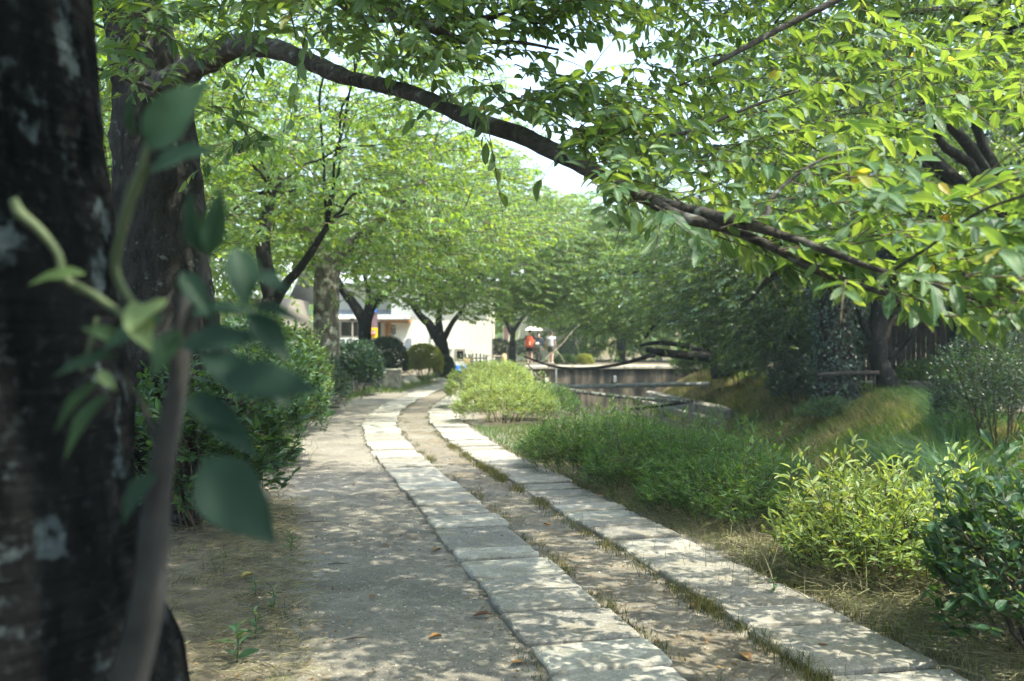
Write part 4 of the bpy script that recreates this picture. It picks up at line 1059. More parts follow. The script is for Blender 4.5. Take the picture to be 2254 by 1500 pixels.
put('gravel', Vv.reshape(-1, 3), (ot[None] + (np.arange(n) * 5)[:, None, None]).reshape(-1, 3), M['pebble'], v=np.repeat(rng.uniform(0, 1, n), 4), kind='stuff')['label'] = 'small loose gravel on the path'
# right bank: rough brown and green grass
n = 40000; Y = 7 + 37 * rng.uniform(0, 1, n) ** 1.3; X = XR(Y) - rng.uniform(-.5, 2.75, n)
vv = .55 + .9 * vnoise(np.stack([X, Y], -1), 21, 3, .8) + .22 * sstep(20, 26, Y) - .2 * (1 - sstep(11, 17, Y))
P = np.stack([X, Y, gz(X, Y) - .01], -1)
L = np.stack([-rng.uniform(.2, 1.0, n), rng.normal(-.1, .4, n), 0 * X], -1)
Vv, Tt, k = blades(P, rng.uniform(.10, .34, n), rng.uniform(.010, .022, n), L, rng, 3)
put('grass', Vv, Tt, M['blade'], v=np.repeat(np.clip(vv + rng.normal(0, .18, n), 0, 1), k), kind='stuff')['label'] = 'rough half dried grass on the steep right bank'
n = 14000; Y = 16 + 26 * rng.uniform(0, 1, n); X = XR(Y) + rng.uniform(-.2, .9, n)
grass('grass', 'taller green grass along the top of the right bank', X, Y, .32, .016, 'blade', 91, lean=.9, vr=(0, .5))
# arching long grass clumps at the right
def long_grass(label, c, n, L, seed):
    rng = np.random.default_rng(seed); g = float(gz(*c))
    t = thing('grass_clump', label, 'grass clump', (c[0], c[1], g), 'long arching grass clumps on the right bank')
    P = np.stack([c[0] + rng.normal(0, .16, n), c[1] + rng.normal(0, .16, n), np.full(n, g - .02)], -1)
    a = rng.uniform(0, 2 * np.pi, n); r_ = rng.uniform(.3, 1.15, n)
    lean = np.stack([np.cos(a) * r_ - .35, np.sin(a) * r_ - .15, 0 * a], -1)
    Vv, Tt, k = blades(P, L * rng.uniform(.5, 1.15, n), rng.uniform(.009, .017, n), lean, rng, 6)
    put('blade', Vv, Tt, M['fern'], t, v=np.repeat(rng.uniform(0, 1, n), k), kind='stuff')
for k, (x, y, L, lab) in enumerate([(6.5, 14.8, .8, 'arching green grass clump lowest at the right edge'), (7.0, 15.2, .85, 'arching green grass clump under the fine leaved shrub'), (7.4, 16.4, .85, 'arching green grass clump on the middle of the bank'), (6.3, 16.0, .75, 'arching grass clump low on the bank near the water'),
                                    (7.9, 17.0, .8, 'arching grass clump on top of the bank'), (5.6, 12.4, .75, 'arching grass clump closest to the dark bush'), (8.0, 18.2, .75, 'arching grass clump farthest along the bank'), (6.1, 13.6, .85, 'arching grass clump behind the lowest clump')]):
    long_grass(lab, (x, y), 480, L * 1.25, 400 + k)
# ------------------------------------------------------------------ canal walls, pipe, fallen branches
M['concrete'] = None
s = NT('stained_concrete'); p = s.geo(); c2 = s.node('ShaderNodeMapping'); s.link(p, c2.inputs[0]); c2.inputs['Scale'].default_value = (1, 1, .12)
st = s.noise(c2.outputs[0], 3.4, 6, .65); bl = s.noise(p, .9, 3)
col = s.ramp(s.math('ADD', s.math('MULTIPLY', st, .75), s.math('MULTIPLY', bl, .3)), [(.42, (.02, .021, .02)), (.52, (.05, .046, .04)), (.62, (.15, .125, .095)), (.74, (.25, .21, .165))])
M['concrete'] = s.done(s.bsdf(col, .9, .2, s.bump(st, .5, .03)))
M['coping'] = plain('coping_stone', (.40, .37, .31), .9, .2, .3, 5, .4)
M['wall_stone'] = plain('wall_stone', (.25, .235, .20), .9, .2, .5, 6, .6)
M['steel'] = plain('weathered_grey_pipe', (.22, .23, .235), .6, .4, .35, 9, .2)
M['white_paint'] = plain('white_paint', (.78, .77, .72), .6, .3, .06, 4)
M['dark_metal'] = plain('dark_metal', (.04, .042, .045), .5, .4, .2, 9)
w1 = thing('canal_wall', 'stained concrete wall closing the canal, with pale coping on top', 'wall', (4.4, 44.9, 0))
V, T = box((4.6, 45.0, -.84), (7.9, .36, 2.0), bev=.02); put('wall_face', V, T, M['concrete'], w1)
rng = np.random.default_rng(91); x = .55
while x < 8.6:
    l = rng.uniform(.9, 1.5)
    V, T = box((x + l / 2, 44.98, .24 + rng.normal(0, .008)), (l - .02, .5 + rng.uniform(-.03, .05), .17), bev=.035); put('coping_stone', V, T, M['coping'], w1); x += l
V, T = tube([[1.97, 44.72, .28], [1.97, 44.72, -.2], [1.97, 44.70, -1.2]], .05, 10, 8); put('drain_pipe', V, T, M['steel'], w1, smooth=True)
V, T = box((1.56, 44.79, -.32), (.16, .03, .16), bev=.01); put('white_plate', V, T, M['white_paint'], w1)
V, T = box((4.62, 44.74, -.28), (.14, .1, .30), bev=.02); put('meter_box', V, T, M['steel'], w1)
V, T = tube([at(1175, 853, 36.2), at(1300, 851, 36.3), at(1470, 847, 36.5), at(1560, 846, 36.6)], [.085] * 4, 14, 12)
pp = thing('water_pipe', 'thick grey water pipe crossing the canal in front of the concrete wall', 'pipe', (1.0, 36.2, 0)); put('pipe', V, T, M['steel'], pp, smooth=True)
for px in (1245, 1350, 1440):
    a = at(px, 850, 36.35); V, T = tube([a - np.array([.05, 0, 0]), a + np.array([.05, 0, 0])], .105, 14); put('joint_collar', V, T, M['steel'], pp, smooth=True)
def branch_thing(label, pts, tpx, mat, side=()):
    P = line3(pts); t = thing('fallen_branch', label, 'branch', tuple(P[0]), 'bare branches lying across the canal')
    V, T = tube(P, np.asarray(tpx) / 2 / FPX * P[:, 1], 9, len(P) * 7, rough=.18, seed=len(pts), nscale=5)
    put('stem', V, T, M[mat], t, smooth=True)
    for sp, st_ in side:
        Q = line3(sp); V, T = tube(Q, np.asarray(st_) / 2 / FPX * Q[:, 1], 6, len(Q) * 5, rough=.15, seed=3); put('side_twig', V, T, M[mat], t, smooth=True)
M['lichen_wood'] = bark_mat('lichened_dead_wood', (.05, .045, .04), (.16, .14, .12), (.45, .46, .38), .54, 0, 12, 9)
branch_thing('pale lichened branch lying slanted under the grey pipe', [(1172, 850, 34), (1230, 856, 33.6), (1300, 866, 33), (1400, 877, 32.3), (1522, 884, 31.5)], [8, 9, 9, 8, 6], 'lichen_wood', [([(1300, 866, 33), (1302, 852, 33), (1312, 842, 33)], [4, 3, 1])])
branch_thing('dark branch reaching from the stones down to the water', [(1524, 883, 31.5), (1470, 892, 32), (1410, 899, 33), (1370, 903, 34)], [7, 6, 5, 4], 'bark')
branch_thing('thin black curved branch hanging beside the lime bush', [(1160, 800, 33), (1172, 815, 33), (1178, 835, 33), (1182, 856, 33)], [3, 3, 3, 2], 'bark')
branch_thing('bare pale branch rising to the right of the people', [(1194, 797, 44), (1212, 780, 44), (1235, 760, 44), (1258, 733, 44), (1285, 705, 44)], [2, 2.6, 2.4, 2, 1.4], 'dead_wood', [([(1222, 771, 44), (1235, 785, 44), (1242, 800, 44)], [3, 2, 1])])
# stones of the right bank wall
bw_ = thing('bank_wall', 'low rough stone wall at the foot of the right bank', 'wall', (6.5, 35, -1.75))
for row in range(2):
    y = 33 + row * .35
    while y < 44.6:
        l = rng.uniform(.45, .95); yc_ = y + l / 2
        ang = math.atan2(float(XR(yc_ + .3) - XR(yc_ - .3)), .6)
        V, T = box((0, 0, 0), (.34, l - .04, .42 - .03 * row), bev=.05)
        V = V + rng.normal(0, .018, V.shape)
        a_ = -ang; V[:, :2] = V[:, :2] @ np.array([[math.cos(a_), math.sin(a_)], [-math.sin(a_), math.cos(a_)]])
        V += np.array([float(XR(yc_)) - 2.45 + .2 * row, yc_, -1.42 + .40 * row])
        put('stone', V, T, M['wall_stone'], bw_); y += l
for k, (px, py, Y, sz) in enumerate([(1565, 915, 27, .5), (1590, 905, 28, .38), (1548, 880, 33, .45), (1600, 930, 25, .4)]):
    P = at(px, py, Y); g = float(gz(P[0], P[1]))
    V, T = ellipsoid((P[0], P[1], g + sz * .1), (sz * .6, sz * .5, sz * .45), 12, 8, .35, 40 + k)
    o = put('boulder', V, T, M['wall_stone'], loc=(P[0], P[1], g)); tag(o, ['larger pale stone sticking out of the dry bank grass', 'small stone beside the larger one on the bank', 'pale stone at the foot of the bank near the branches', 'lowest stone showing on the grassy bank'][k], 'stone', 'stones on the grassy bank')
# left bank retaining face (under the bushes)
yl = np.arange(3, 45.01, .8); m = len(yl)
# ------------------------------------------------------------------ houses
M['plaster'] = plain('cream_plaster', (.78, .75, .66), .9, .2, .05, 1.2, .1)
M['plaster2'] = plain('pale_plaster', (.62, .62, .58), .9, .2, .06, 1.5, .1)
M['roof_metal'] = plain('grey_roof_sheet', (.33, .36, .38), .55, .4, .12, 2)
M['wood_orange'] = plain('orange_timber', (.45, .23, .08), .7, .3, .25, 5, .2)
M['frame'] = plain('window_frame', (.28, .25, .21), .6, .3, .15, 6)
s = NT('window_glass'); M['glass'] = s.done(s.bsdf((.03, .04, .04), .08, .6))
M['ink'] = plain('black_ink', (.012, .012, .013), .7, .2, .1, 9)
HB = float(gz(-4, 52))
def hx(px, Y): return (px - CX) / FPX * Y
def hz(py, Y): return CAMH - (py - CY) / FPX * Y
house = thing('shop_building', 'cream walled shop with grey pent roof and wide blank wall', 'building', (-5, 54, HB))
def wall_box(x0, x1, y0, y1, z0, z1, mat, nm, parent, bev=.01):
    V, T = box(((x0 + x1) / 2, (y0 + y1) / 2, (z0 + z1) / 2), (x1 - x0, y1 - y0, z1 - z0), bev=bev); return put(nm, V, T, M[mat], parent)
Yw = 50.0
# blank wall with one small window: four pieces round the opening
wx0, wx1, wz0, wz1 = hx(1003, Yw), hx(1022, Yw), hz(793, Yw), hz(771, Yw)
X0, X1, ZT = hx(861, Yw), hx(1082, Yw), 4.3
wall_box(X0, wx0, Yw, Yw + .2, -.1, ZT, 'plaster', 'wall', house)
wall_box(wx1, X1, Yw, Yw + .2, -.1, ZT, 'plaster', 'wall', house)
wall_box(wx0, wx1, Yw, Yw + .2, wz1, ZT, 'plaster', 'wall', house)
wall_box(wx0, wx1, Yw, Yw + .2, -.1, wz0, 'plaster', 'wall', house)
wall_box(X1 - .2, X1 + .002, Yw + .2, Yw + 8, -.1, ZT, 'plaster', 'wall', house)
wall_box(X0 - .002, X0 + .2, Yw + .2, Yw + 8, -.1, ZT, 'plaster', 'wall', house)
win = wall_box(wx0 + .05, wx1 - .05, Yw + .12, Yw + .15, wz0 + .05, wz1 - .05, 'glass', 'window', house)
for a_ in ((wx0 - .05, wx0 + .05, wz0 - .06, wz1 + .06), (wx1 - .05, wx1 + .05, wz0 - .06, wz1 + .06), (wx0 + .05, wx1 - .05, wz1 - .04, wz1 + .06), (wx0 + .05, wx1 - .05, wz0 - .06, wz0 + .04)):
    wall_box(a_[0], a_[1], Yw - .04, Yw + .1, a_[2], a_[3], 'frame', 'window_frame', win)
wall_box(hx(1022, Yw) - 1.6, X1 - .05, Yw - .05, Yw - .002, -.05, hz(797, Yw), 'plaster2', 'plinth', house)
wall_box(hx(983, Yw), hx(996, Yw), Yw - .12, Yw - .002, hz(769.5, Yw), hz(768, Yw), 'roof_metal', 'ledge', house)
V, T = tube([[hx(948.5, Yw), Yw - .06, hz(755, Yw)], [hx(948.5, Yw), Yw - .06, hz(735, Yw)]], .035, 8); put('downpipe', V, T, M['roof_metal'], house)
# shop front, set back
Ys = 51.2; sx0, sx1 = hx(738, Ys), X0 - .01
shop_w = [(sx0, hx(751, Ys), -.1, 3.0), (hx(788, Ys), hx(829, Ys), -.1, 3.0), (hx(838, Ys), sx1, -.1, 3.0), (hx(751, Ys), hx(788, Ys), -.1, hz(740, Ys)), (hx(751, Ys), hx(788, Ys), hz(709, Ys), 3.0), (hx(829, Ys), hx(838, Ys), hz(709, Ys), 3.0)]
for a_ in shop_w: wall_box(a_[0], a_[1], Ys, Ys + .2, a_[2], a_[3], 'plaster', 'wall', house)
sw = wall_box(hx(751, Ys), hx(788, Ys), Ys + .12, Ys + .15, hz(740, Ys), hz(709, Ys), 'glass', 'shop_window', house)
for q in (751, 769, 787): wall_box(hx(q, Ys), hx(q + 1.3, Ys), Ys + .04, Ys + .11, hz(740, Ys), hz(709, Ys), 'frame', 'mullion', sw)
wall_box(hx(829, Ys), hx(838, Ys), Ys + .1, Ys + .16, -.1, hz(709, Ys), 'glass', 'door', house)
wall_box(hx(846, Yw), hx(851, Yw), Yw + .22, Yw + .42, -.05, hz(706, Yw), 'wood_orange', 'porch_post', house)
wall_box(hx(853, Yw), hx(860.5, Yw), Yw - .02, Yw + .18, -.05, hz(706, Yw), 'wood_orange', 'porch_post', house)
wall_box(hx(840, Yw), hx(906, Yw), Yw - .55, Yw - .03, hz(711, Yw), hz(705, Yw), 'wood_orange', 'eave_beam', house)
V, T = tube([[hx(848, Yw), Yw - .1, hz(717, Yw)], [hx(858, Yw), Yw - .3, hz(707, Yw)]], .04, 6); put('bracket', V, T, M['frame'], house)
# pent roof: ribbed sheets
mbx = MB()
rx0, rx1 = hx(735, Yw), hx(906, Yw)
for k in range(15):
    x0 = rx0 + (rx1 - rx0) * k / 15; x1 = rx0 + (rx1 - rx0) * (k + 1) / 15 - .02
    V = np.array([[x0, Yw - .9, hz(704, Yw)], [x1, Yw - .9, hz(704, Yw)], [x1, Yw + 1.3, hz(683, Yw)], [x0, Yw + 1.3, hz(683, Yw)]]); V = np.vstack([V, V + [0, 0, .06]])
    T = np.array([[0, 2, 1], [0, 3, 2], [4, 5, 6], [4, 6, 7], [0, 1, 5], [0, 5, 4], [1, 2, 6], [1, 6, 5], [2, 3, 7], [2, 7, 6], [3, 0, 4], [3, 4, 7]])
    put('roof_sheet', V, T, M['roof_metal'], house)
V, T = tube([[rx0, Yw - .95, hz(704, Yw)], [rx1, Yw - .95, hz(704, Yw)]], .06, 8); put('gutter', V, T, M['frame'], house)
wall_box(sx0, X0 - .01, Yw + 1.35, Yw + 8, 2.95, ZT - .1, 'plaster', 'upper_wall', house)
V = np.array([[sx0 - .4, Yw - .5, ZT - .05], [X1 + .4, Yw - .5, ZT - .05], [X1 + .4, Yw + 4, ZT + 1.7], [sx0 - .4, Yw + 4, ZT + 1.7], [sx0 - .4, Yw + 8.5, ZT - .05], [X1 + .4, Yw + 8.5, ZT - .05]])
V = np.vstack([V, V + [0, 0, .12]]); T = np.array([[6, 7, 8], [6, 8, 9], [9, 8, 11], [9, 11, 10], [0, 2, 1], [0, 3, 2], [3, 5, 2], [3, 4, 5], [0, 1, 7], [0, 7, 6], [4, 10, 11], [4, 11, 5], [0, 6, 9], [0, 9, 3], [3, 9, 10], [3, 10, 4], [1, 2, 8], [1, 8, 7], [2, 5, 11], [2, 11, 8]])
put('roof', V, T, M['roof_metal'], house)
# brush lettering on the wall: three dark characters one under another
for ch, (cz, strokes) in enumerate([(hz(722, Yw), [((-.13, .1), (.13, .11)), ((-.02, .15), (-.04, -.13)), ((-.1, .02), (-.13, -.1)), ((.03, .03), (.13, -.02)), ((.04, -.04), (.12, -.13))]), (hz(730, Yw), [((-.12, .1), (.02, .12)), ((-.06, .12), (-.07, -.12)), ((.06, .12), (.05, -.05)), ((-.12, -.02), (.12, .0)), ((.05, -.05), (.13, -.12))]), (hz(738, Yw), [((-.02, .13), (-.02, -.1)), ((-.02, .04), (.09, .05)), ((-.13, -.11), (.13, -.10)), ((-.1, .02), (-.1, -.1))])]):
    mb = MB()
    for (ax, az), (bx_, bz) in strokes:
        mb.add(*tube([[hx(866, Yw) + ax, Yw - .012, cz + az], [hx(866, Yw) + bx_, Yw - .012, cz + bz]], [.024, .017], 5))
    mb.put('character', M['ink'], house)
# second pale house behind the people
h2 = thing('pale_house', 'pale house wall glimpsed behind the people and the parasol', 'building', (2.2, 62, .2))
wall_box(.3, 4.6, 62, 62.2, 0, 4.6, 'plaster', 'wall', h2); wall_box(.3, .5, 62.2, 68, 0, 4.6, 'plaster', 'wall', h2); wall_box(4.4, 4.6, 62.2, 68, 0, 4.6, 'plaster', 'wall', h2)
for k in range(16): wall_box(.55 + k * .25, .57 + k * .25, 61.97, 61.998, .1, 4.5, 'plaster2', 'cladding_batten', h2, 0)
V = np.array([[-.1, 61.5, 4.5], [5, 61.5, 4.5], [5, 65, 6], [-.1, 65, 6], [-.1, 68.5, 4.5], [5, 68.5, 4.5]]); V = np.vstack([V, V + [0, 0, .12]]); put('roof', V, T if False else np.array([[6, 7, 8], [6, 8, 9], [9, 8, 11], [9, 11, 10], [0, 2, 1], [0, 3, 2], [3, 5, 2], [3, 4, 5], [0, 1, 7], [0, 7, 6], [4, 10, 11], [4, 11, 5], [0, 6, 9], [0, 9, 3], [3, 9, 10], [3, 10, 4], [1, 2, 8], [1, 8, 7], [2, 5, 11], [2, 11, 8]]), M['roof_metal'], h2)
# house roof corner at the left behind the forked trunk
h3 = thing('tiled_house', 'grey and brown house corner left behind the forked trunk', 'building', (-11.5, 44, 0))
wall_box(-15, -10.2, 44, 50, -.1, 3.4, 'frame', 'wall', h3)
V = np.array([[-15.5, 43.3, 3.3], [-9.7, 43.3, 3.3], [-9.7, 47, 5.2], [-15.5, 47, 5.2], [-15.5, 50.7, 3.3], [-9.7, 50.7, 3.3]]); V = np.vstack([V, V + [0, 0, .14]])
RT = np.array([[6, 7, 8], [6, 8, 9], [9, 8, 11], [9, 11, 10], [0, 2, 1], [0, 3, 2], [3, 5, 2], [3, 4, 5], [0, 1, 7], [0, 7, 6], [4, 10, 11], [4, 11, 5], [0, 6, 9], [0, 9, 3], [3, 9, 10], [3, 10, 4], [1, 2, 8], [1, 8, 7], [2, 5, 11], [2, 11, 8]])
put('roof', V, RT, M['roof_metal'], h3)
wall_box(-13.2, -12, 43.95, 43.995, 1.0, 2.2, 'glass', 'window', h3)
# pale house seen in chinks of the right bank
h4 = thing('white_house', 'white house glimpsed through the chinks left of the ivy covered trunk', 'building', (16, 56, 0))
wall_box(13.5, 20, 56, 62, -.1, 4.5, 'plaster', 'wall', h4)
wall_box(14.6, 15.6, 55.95, 55.995, .9, 2.0, 'glass', 'window', h4); wall_box(17.0, 18.2, 55.95, 55.995, .9, 2.0, 'glass', 'window', h4)
V = np.array([[13, 55.3, 4.4], [20.5, 55.3, 4.4], [20.5, 59, 6.2], [13, 59, 6.2], [13, 62.7, 4.4], [20.5, 62.7, 4.4]]); V = np.vstack([V, V + [0, 0, .14]]); put('roof', V, RT, M['roof_metal'], h4)
# utility pole and dark fence on the right bank
P = at(1771, 790, 36)
pole = thing('utility_pole', 'grey concrete utility pole left of the ivy covered trunk', 'pole', (P[0], 36, 0))
V, T = tube([[P[0], 36, -.2], [P[0], 36, 3], [P[0], 36, 7.5]], [.20, .18, .14], 16); put('shaft', V, T, M['plaster2'], pole, smooth=True)
V, T = tube([[P[0], 36, 1.5], [P[0], 36, 1.95]], [.205, .203], 16); put('warning_band', V, T, M['dark_metal'], pole)
M['fence_wood'] = plain('dark_fence_timber', (.045, .04, .036), .85, .2, .45, 4, .5)
fc = thing('wooden_fence', 'tall dark fence of upright boards behind the brown trunk', 'fence', (14.5, 34, 0))
for k in range(46):
    x = 11.5 + k * .17
    V, T = box((x, 34.0 + .012 * (k % 2), 1.18 + rng.normal(0, .02)), (.155, .028, 2.3), bev=.006); put('board', V, T, M['fence_wood'], fc)
for z in (.5, 1.9): V, T = box((15.3, 34.05, z), (7.9, .05, .09), bev=.008); put('rail', V, T, M['fence_wood'], fc)
V, T = box((15.3, 33.98, .02), (7.9, .14, .12), bev=.02); put('footing_stone', V, T, M['coping'], fc)
P0, P1 = at(1800, 826, 26.0), at(1935, 821, 26.2)
rl = thing('wooden_rail', 'weathered horizontal rail between the ivy covered trunk and the brown trunk', 'rail', tuple(P0))
V, T = tube([P0, (P0 + P1) / 2 + [0, 0, .02], P1], [.05, .06, .055], 9, 12, rough=.12, seed=4); put('bar', V, T, M['fence_wood'], rl, smooth=True)
for q in (.93,):
    c_ = P0 + (P1 - P0) * q; V, T = tube([[c_[0], c_[1] + .04, float(gz(c_[0], c_[1])) - .1], [c_[0], c_[1] + .04, c_[2] + .04]], .04, 8); put('post', V, T, M['fence_wood'], rl)

# ------------------------------------------------------------------ things by the path
M['block'] = plain('mossy_granite', (.20, .19, .155), .95, .15, .5, 7, .8)
P = at(862, 856, 30)
bl = thing('granite_block', 'rough square granite block standing at the left edge of the path', 'stone block', (P[0], 30.2, 0))
V, T = box((P[0], 30.2, .27), (.52, .5, .58), bev=.05); rg = np.random.default_rng(3); V = V + rg.normal(0, .012, V.shape); put('block', V, T, M['block'], bl)
V, T = box((P[0] - .01, 30.2, .565), (.545, .52, .06), bev=.02); put('top_slab', V, T, M['coping'], bl)
V, T = box((P[0] + .285, 30.0, .2), (.04, .05, .42), bev=.01); put('corner_post', V, T, M['frame'], bl)
for k, (px, py, Y, sz, lab) in enumerate([(889, 822, 33.5, .30, 'pale rounded boulder behind the granite block'), (905, 812, 34.5, .42, 'flat pale boulder below the yellow dome shrub'), (971, 828, 35.5, .30, 'pale stone right of the yellow dome shrub'), (955, 828, 35.6, .22, 'small white stone under the yellow dome shrub')]):
    P = at(px, py, Y); g = float(gz(P[0], Y))
    V, T = ellipsoid((P[0], Y, g + .02), (sz * .75, sz * .5, sz * .5), 14, 9, .22, 60 + k)
    o = put('boulder', V, T, M['coping'], loc=(P[0], Y, g), smooth=True); tag(o, lab, 'stone', 'stones along the far verge')
# advertising banners on poles
M['cloth_purple'] = plain('banner_purple', (.15, .095, .115), .85, .2, .12, 5)
M['cloth_yellow'] = plain('banner_yellow', (.80, .52, .02), .8, .2, .05, 5)
M['cloth_red'] = plain('banner_red', (.55, .03, .03), .8, .2, .08, 5)
M['cloth_blue'] = plain('banner_blue', (.03, .15, .50), .8, .2, .08, 5)
M['cloth_pink'] = plain('banner_faded_pink', (.50, .30, .30), .85, .2, .1, 5)
def sheet(name, x0, x1, z0, z1, Y, mat, parent, wav=.03, th=.006, seed=0):
    nx_, nz_ = 7, 10
    xx, zz = np.meshgrid(np.linspace(x0, x1, nx_), np.linspace(z0, z1, nz_))
    yy = Y + wav * np.sin((xx - x0) * 7 + zz * 2.2 + seed)
    Fv = np.stack([xx, yy, zz], -1).reshape(-1, 3); Bv = Fv + [0, th, 0]
    i = np.arange(nz_ - 1)[:, None] * nx_ + np.arange(nx_ - 1)[None]
    q = np.stack([i, i + 1, i + nx_ + 1, i + nx_], -1).reshape(-1, 4); t = np.vstack([q[:, [0, 1, 2]], q[:, [0, 2, 3]]])
    return put(name, np.vstack([Fv, Bv]), np.vstack([t, t[:, ::-1] + len(Fv)]), M[mat], parent)
Yb = 42.0
bn = thing('shop_banner', 'tall shop banner, purple with blue top and yellow foot bearing a red sign', 'banner', (hx(812, Yb), Yb, .05))
V, T = tube([[hx(812.5, Yb), Yb, -.05], [hx(812.5, Yb), Yb, hz(662, Yb)]], .018, 8); put('pole', V, T, M['white_paint'], bn)
V, T = tube([[hx(812, Yb), Yb, hz(670, Yb)], [hx(832, Yb), Yb, hz(670, Yb)]], .012, 6); put('crossbar', V, T, M['white_paint'], bn)
sheet('banner_cloth', hx(814, Yb), hx(831, Yb), hz(722, Yb), hz(672, Yb), Yb, 'cloth_purple', bn)
sheet('yellow_panel', hx(813.5, Yb), hx(831, Yb), hz(744, Yb), hz(722, Yb), Yb, 'cloth_yellow', bn)
sheet('blue_panel', hx(819, Yb), hx(829.5, Yb), hz(688, Yb), hz(671, Yb), Yb - .05, 'cloth_blue', bn)
V = np.array([[hx(819.5, Yb), Yb - .10, hz(682, Yb)], [hx(819.5, Yb), Yb - .10, hz(674, Yb)], [hx(826.5, Yb), Yb - .10, hz(678, Yb)]]); V = np.vstack([V, V + [0, .01, 0]])
put('white_arrow', V, np.array([[0, 1, 2], [3, 5, 4], [0, 2, 5], [0, 5, 3], [2, 1, 4], [2, 4, 5], [1, 0, 3], [1, 3, 4]]), M['white_paint'], bn)
# red starburst with two white characters
cx_, cz_ = hx(821.8, Yb), hz(732.5, Yb); n = 20
a = np.linspace(0, 2 * np.pi, n, endpoint=False); rr = np.where(np.arange(n) % 2, .80, 1.0)
sx = np.sign(np.cos(a)) * np.abs(np.cos(a)) ** .6 * rr * .145; sz_ = np.sign(np.sin(a)) * np.abs(np.sin(a)) ** .6 * rr * .115
V = np.vstack([np.column_stack([cx_ + sx, np.full(n, Yb - .07), cz_ + sz_]), [[cx_, Yb - .07, cz_]]]); V = np.vstack([V, V + [0, .01, 0]])
t = np.array([[n, i, (i + 1) % n] for i in range(n)])
put('red_sign', V, np.vstack([t[:, ::-1], t + n + 1]), M['cloth_red'], bn)
for ox, st in ((-.06, [(-.04, .045, .04, .045), (-.04, .01, .04, .01), (0, .06, 0, -.055), (-.045, -.05, .045, -.05), (-.04, .045, -.04, -.03)]), (.06, [(-.035, .05, -.035, -.055), (.035, .05, .035, -.055), (-.035, .05, .035, .05), (-.035, .0, .035, .0), (-.035, -.05, .035, -.05)])):
    mb = MB()
    for x0, z0, x1, z1 in st: mb.add(*tube([[cx_ + ox + x0, Yb - .085, cz_ + z0], [cx_ + ox + x1, Yb - .085, cz_ + z1]], .0085, 5))
    mb.put('white_character', M['white_paint'], bn)
bn2 = thing('shop_banner', 'faded pink banner with yellow foot left of the slender far trunk', 'banner', (hx(1112, 53), 53, .2))
V, T = tube([[hx(1108, 53), 53, .1], [hx(1108, 53), 53, hz(716, 53)]], .02, 8); put('pole', V, T, M['white_paint'], bn2)
sheet('banner_cloth', hx(1109, 53), hx(1119, 53), hz(752, 53), hz(722, 53), 53, 'cloth_pink', bn2)
sheet('yellow_panel', hx(1116, 53), hx(1122, 53), hz(758, 53), hz(751, 53), 52.95, 'cloth_yellow', bn2)
# lamp-like post in front of the window
Yp = 45.0; pt = thing('post_lamp', 'slim brown post with a round hood in front of the shop window', 'lamp post', (hx(775.5, Yp), Yp, .05))
V, T = tube([[hx(775.5, Yp), Yp, -.05], [hx(775.5, Yp), Yp, hz(703, Yp)]], [.05, .035], 8); put('post', V, T, M['frame'], pt)
V, T = tube([[hx(775.5, Yp), Yp, hz(707, Yp)], [hx(775.5, Yp), Yp, hz(703, Yp)], [hx(775.5, Yp), Yp, hz(700.5, Yp)]], [.06, .15, .06], 14); put('hood', V, T, M['fence_wood'], pt)
# row of dark stakes, tan board, blue bag, low pole rail
st = thing('stake_fence', 'row of dark upright stakes in front of the white wall', 'fence', (hx(1040, 44), 44, .1))
for px, w_, tp_ in ((1024.5, 3.6, 779), (1032.5, 3.4, 779), (1036.5, 3.4, 781), (1040.5, 3.2, 778), (1048.5, 3.4, 778), (1057.5, 3.4, 778), (1065, 3.2, 780), (1071, 3.2, 781)):
    V, T = box((hx(px, 44), 44, (hz(tp_, 44) - .05) / 2), (w_ * 44 / FPX, .06, hz(tp_, 44) + .05), bev=.01); put('stake', V, T, M['fence_wood'], st)
for z in (789, 797): V, T = box((hx(1048, 44), 44.05, hz(z, 44)), (50 * 44 / FPX, .03, .05), bev=.006); put('stake_rail', V, T, M['fence_wood'], st)
M['card'] = plain('tan_board', (.40, .30, .16), .8, .2, .1, 4)
o = put('notice_board', *box((hx(1028, 43), 43, hz(799, 43)), (13 * 43 / FPX, .05, 19 * 43 / FPX), bev=.01), M['card'], loc=(hx(1028, 43), 43, 0.1)); tag(o, 'small tan board leaning in front of the dark stakes', 'board')
M['blue_sheet'] = plain('blue_tarp', (.02, .11, .42), .5, .4, .3, 8, .3)
V, T = ellipsoid((hx(1009, 41.5), 41.5, .22), (.24, .2, .2), 16, 9, .45, 8, zmin=-.8); V2, T2 = ellipsoid((hx(1019, 41.6), 41.6, .28), (.16, .14, .14), 12, 8, .5, 12, zmin=-.8)
o = MB().add(V, T).put('blue_tarp', M['blue_sheet'], loc=(hx(1009, 41.5), 41.5, .1)); tag(o, 'crumpled blue tarpaulin bundle beside the path at the bend', 'tarpaulin', 'blue tarpaulin bundles at the bend')
o = put('blue_tarp', V2, T2, M['blue_sheet'], loc=(hx(1019, 41.6), 41.6, .1)); tag(o, 'smaller blue tarpaulin bundle just right of the larger one', 'tarpaulin', 'blue tarpaulin bundles at the bend')
rl = thing('bamboo_rail', 'low bamboo rail right of the dark stakes ending at a rounded post', 'rail', (hx(1090, 46), 46, .15))
V, T = tube([[hx(1065, 46), 46, hz(783, 46)], [hx(1108, 46), 46, hz(785, 46)]], .03, 8); put('bar', V, T, M['dead_wood'], rl)
for px in (1070, 1090): V, T = tube([[hx(px, 46), 46.03, 0], [hx(px, 46), 46.03, hz(782, 46)]], .03, 8); put('post', V, T, M['dead_wood'], rl)
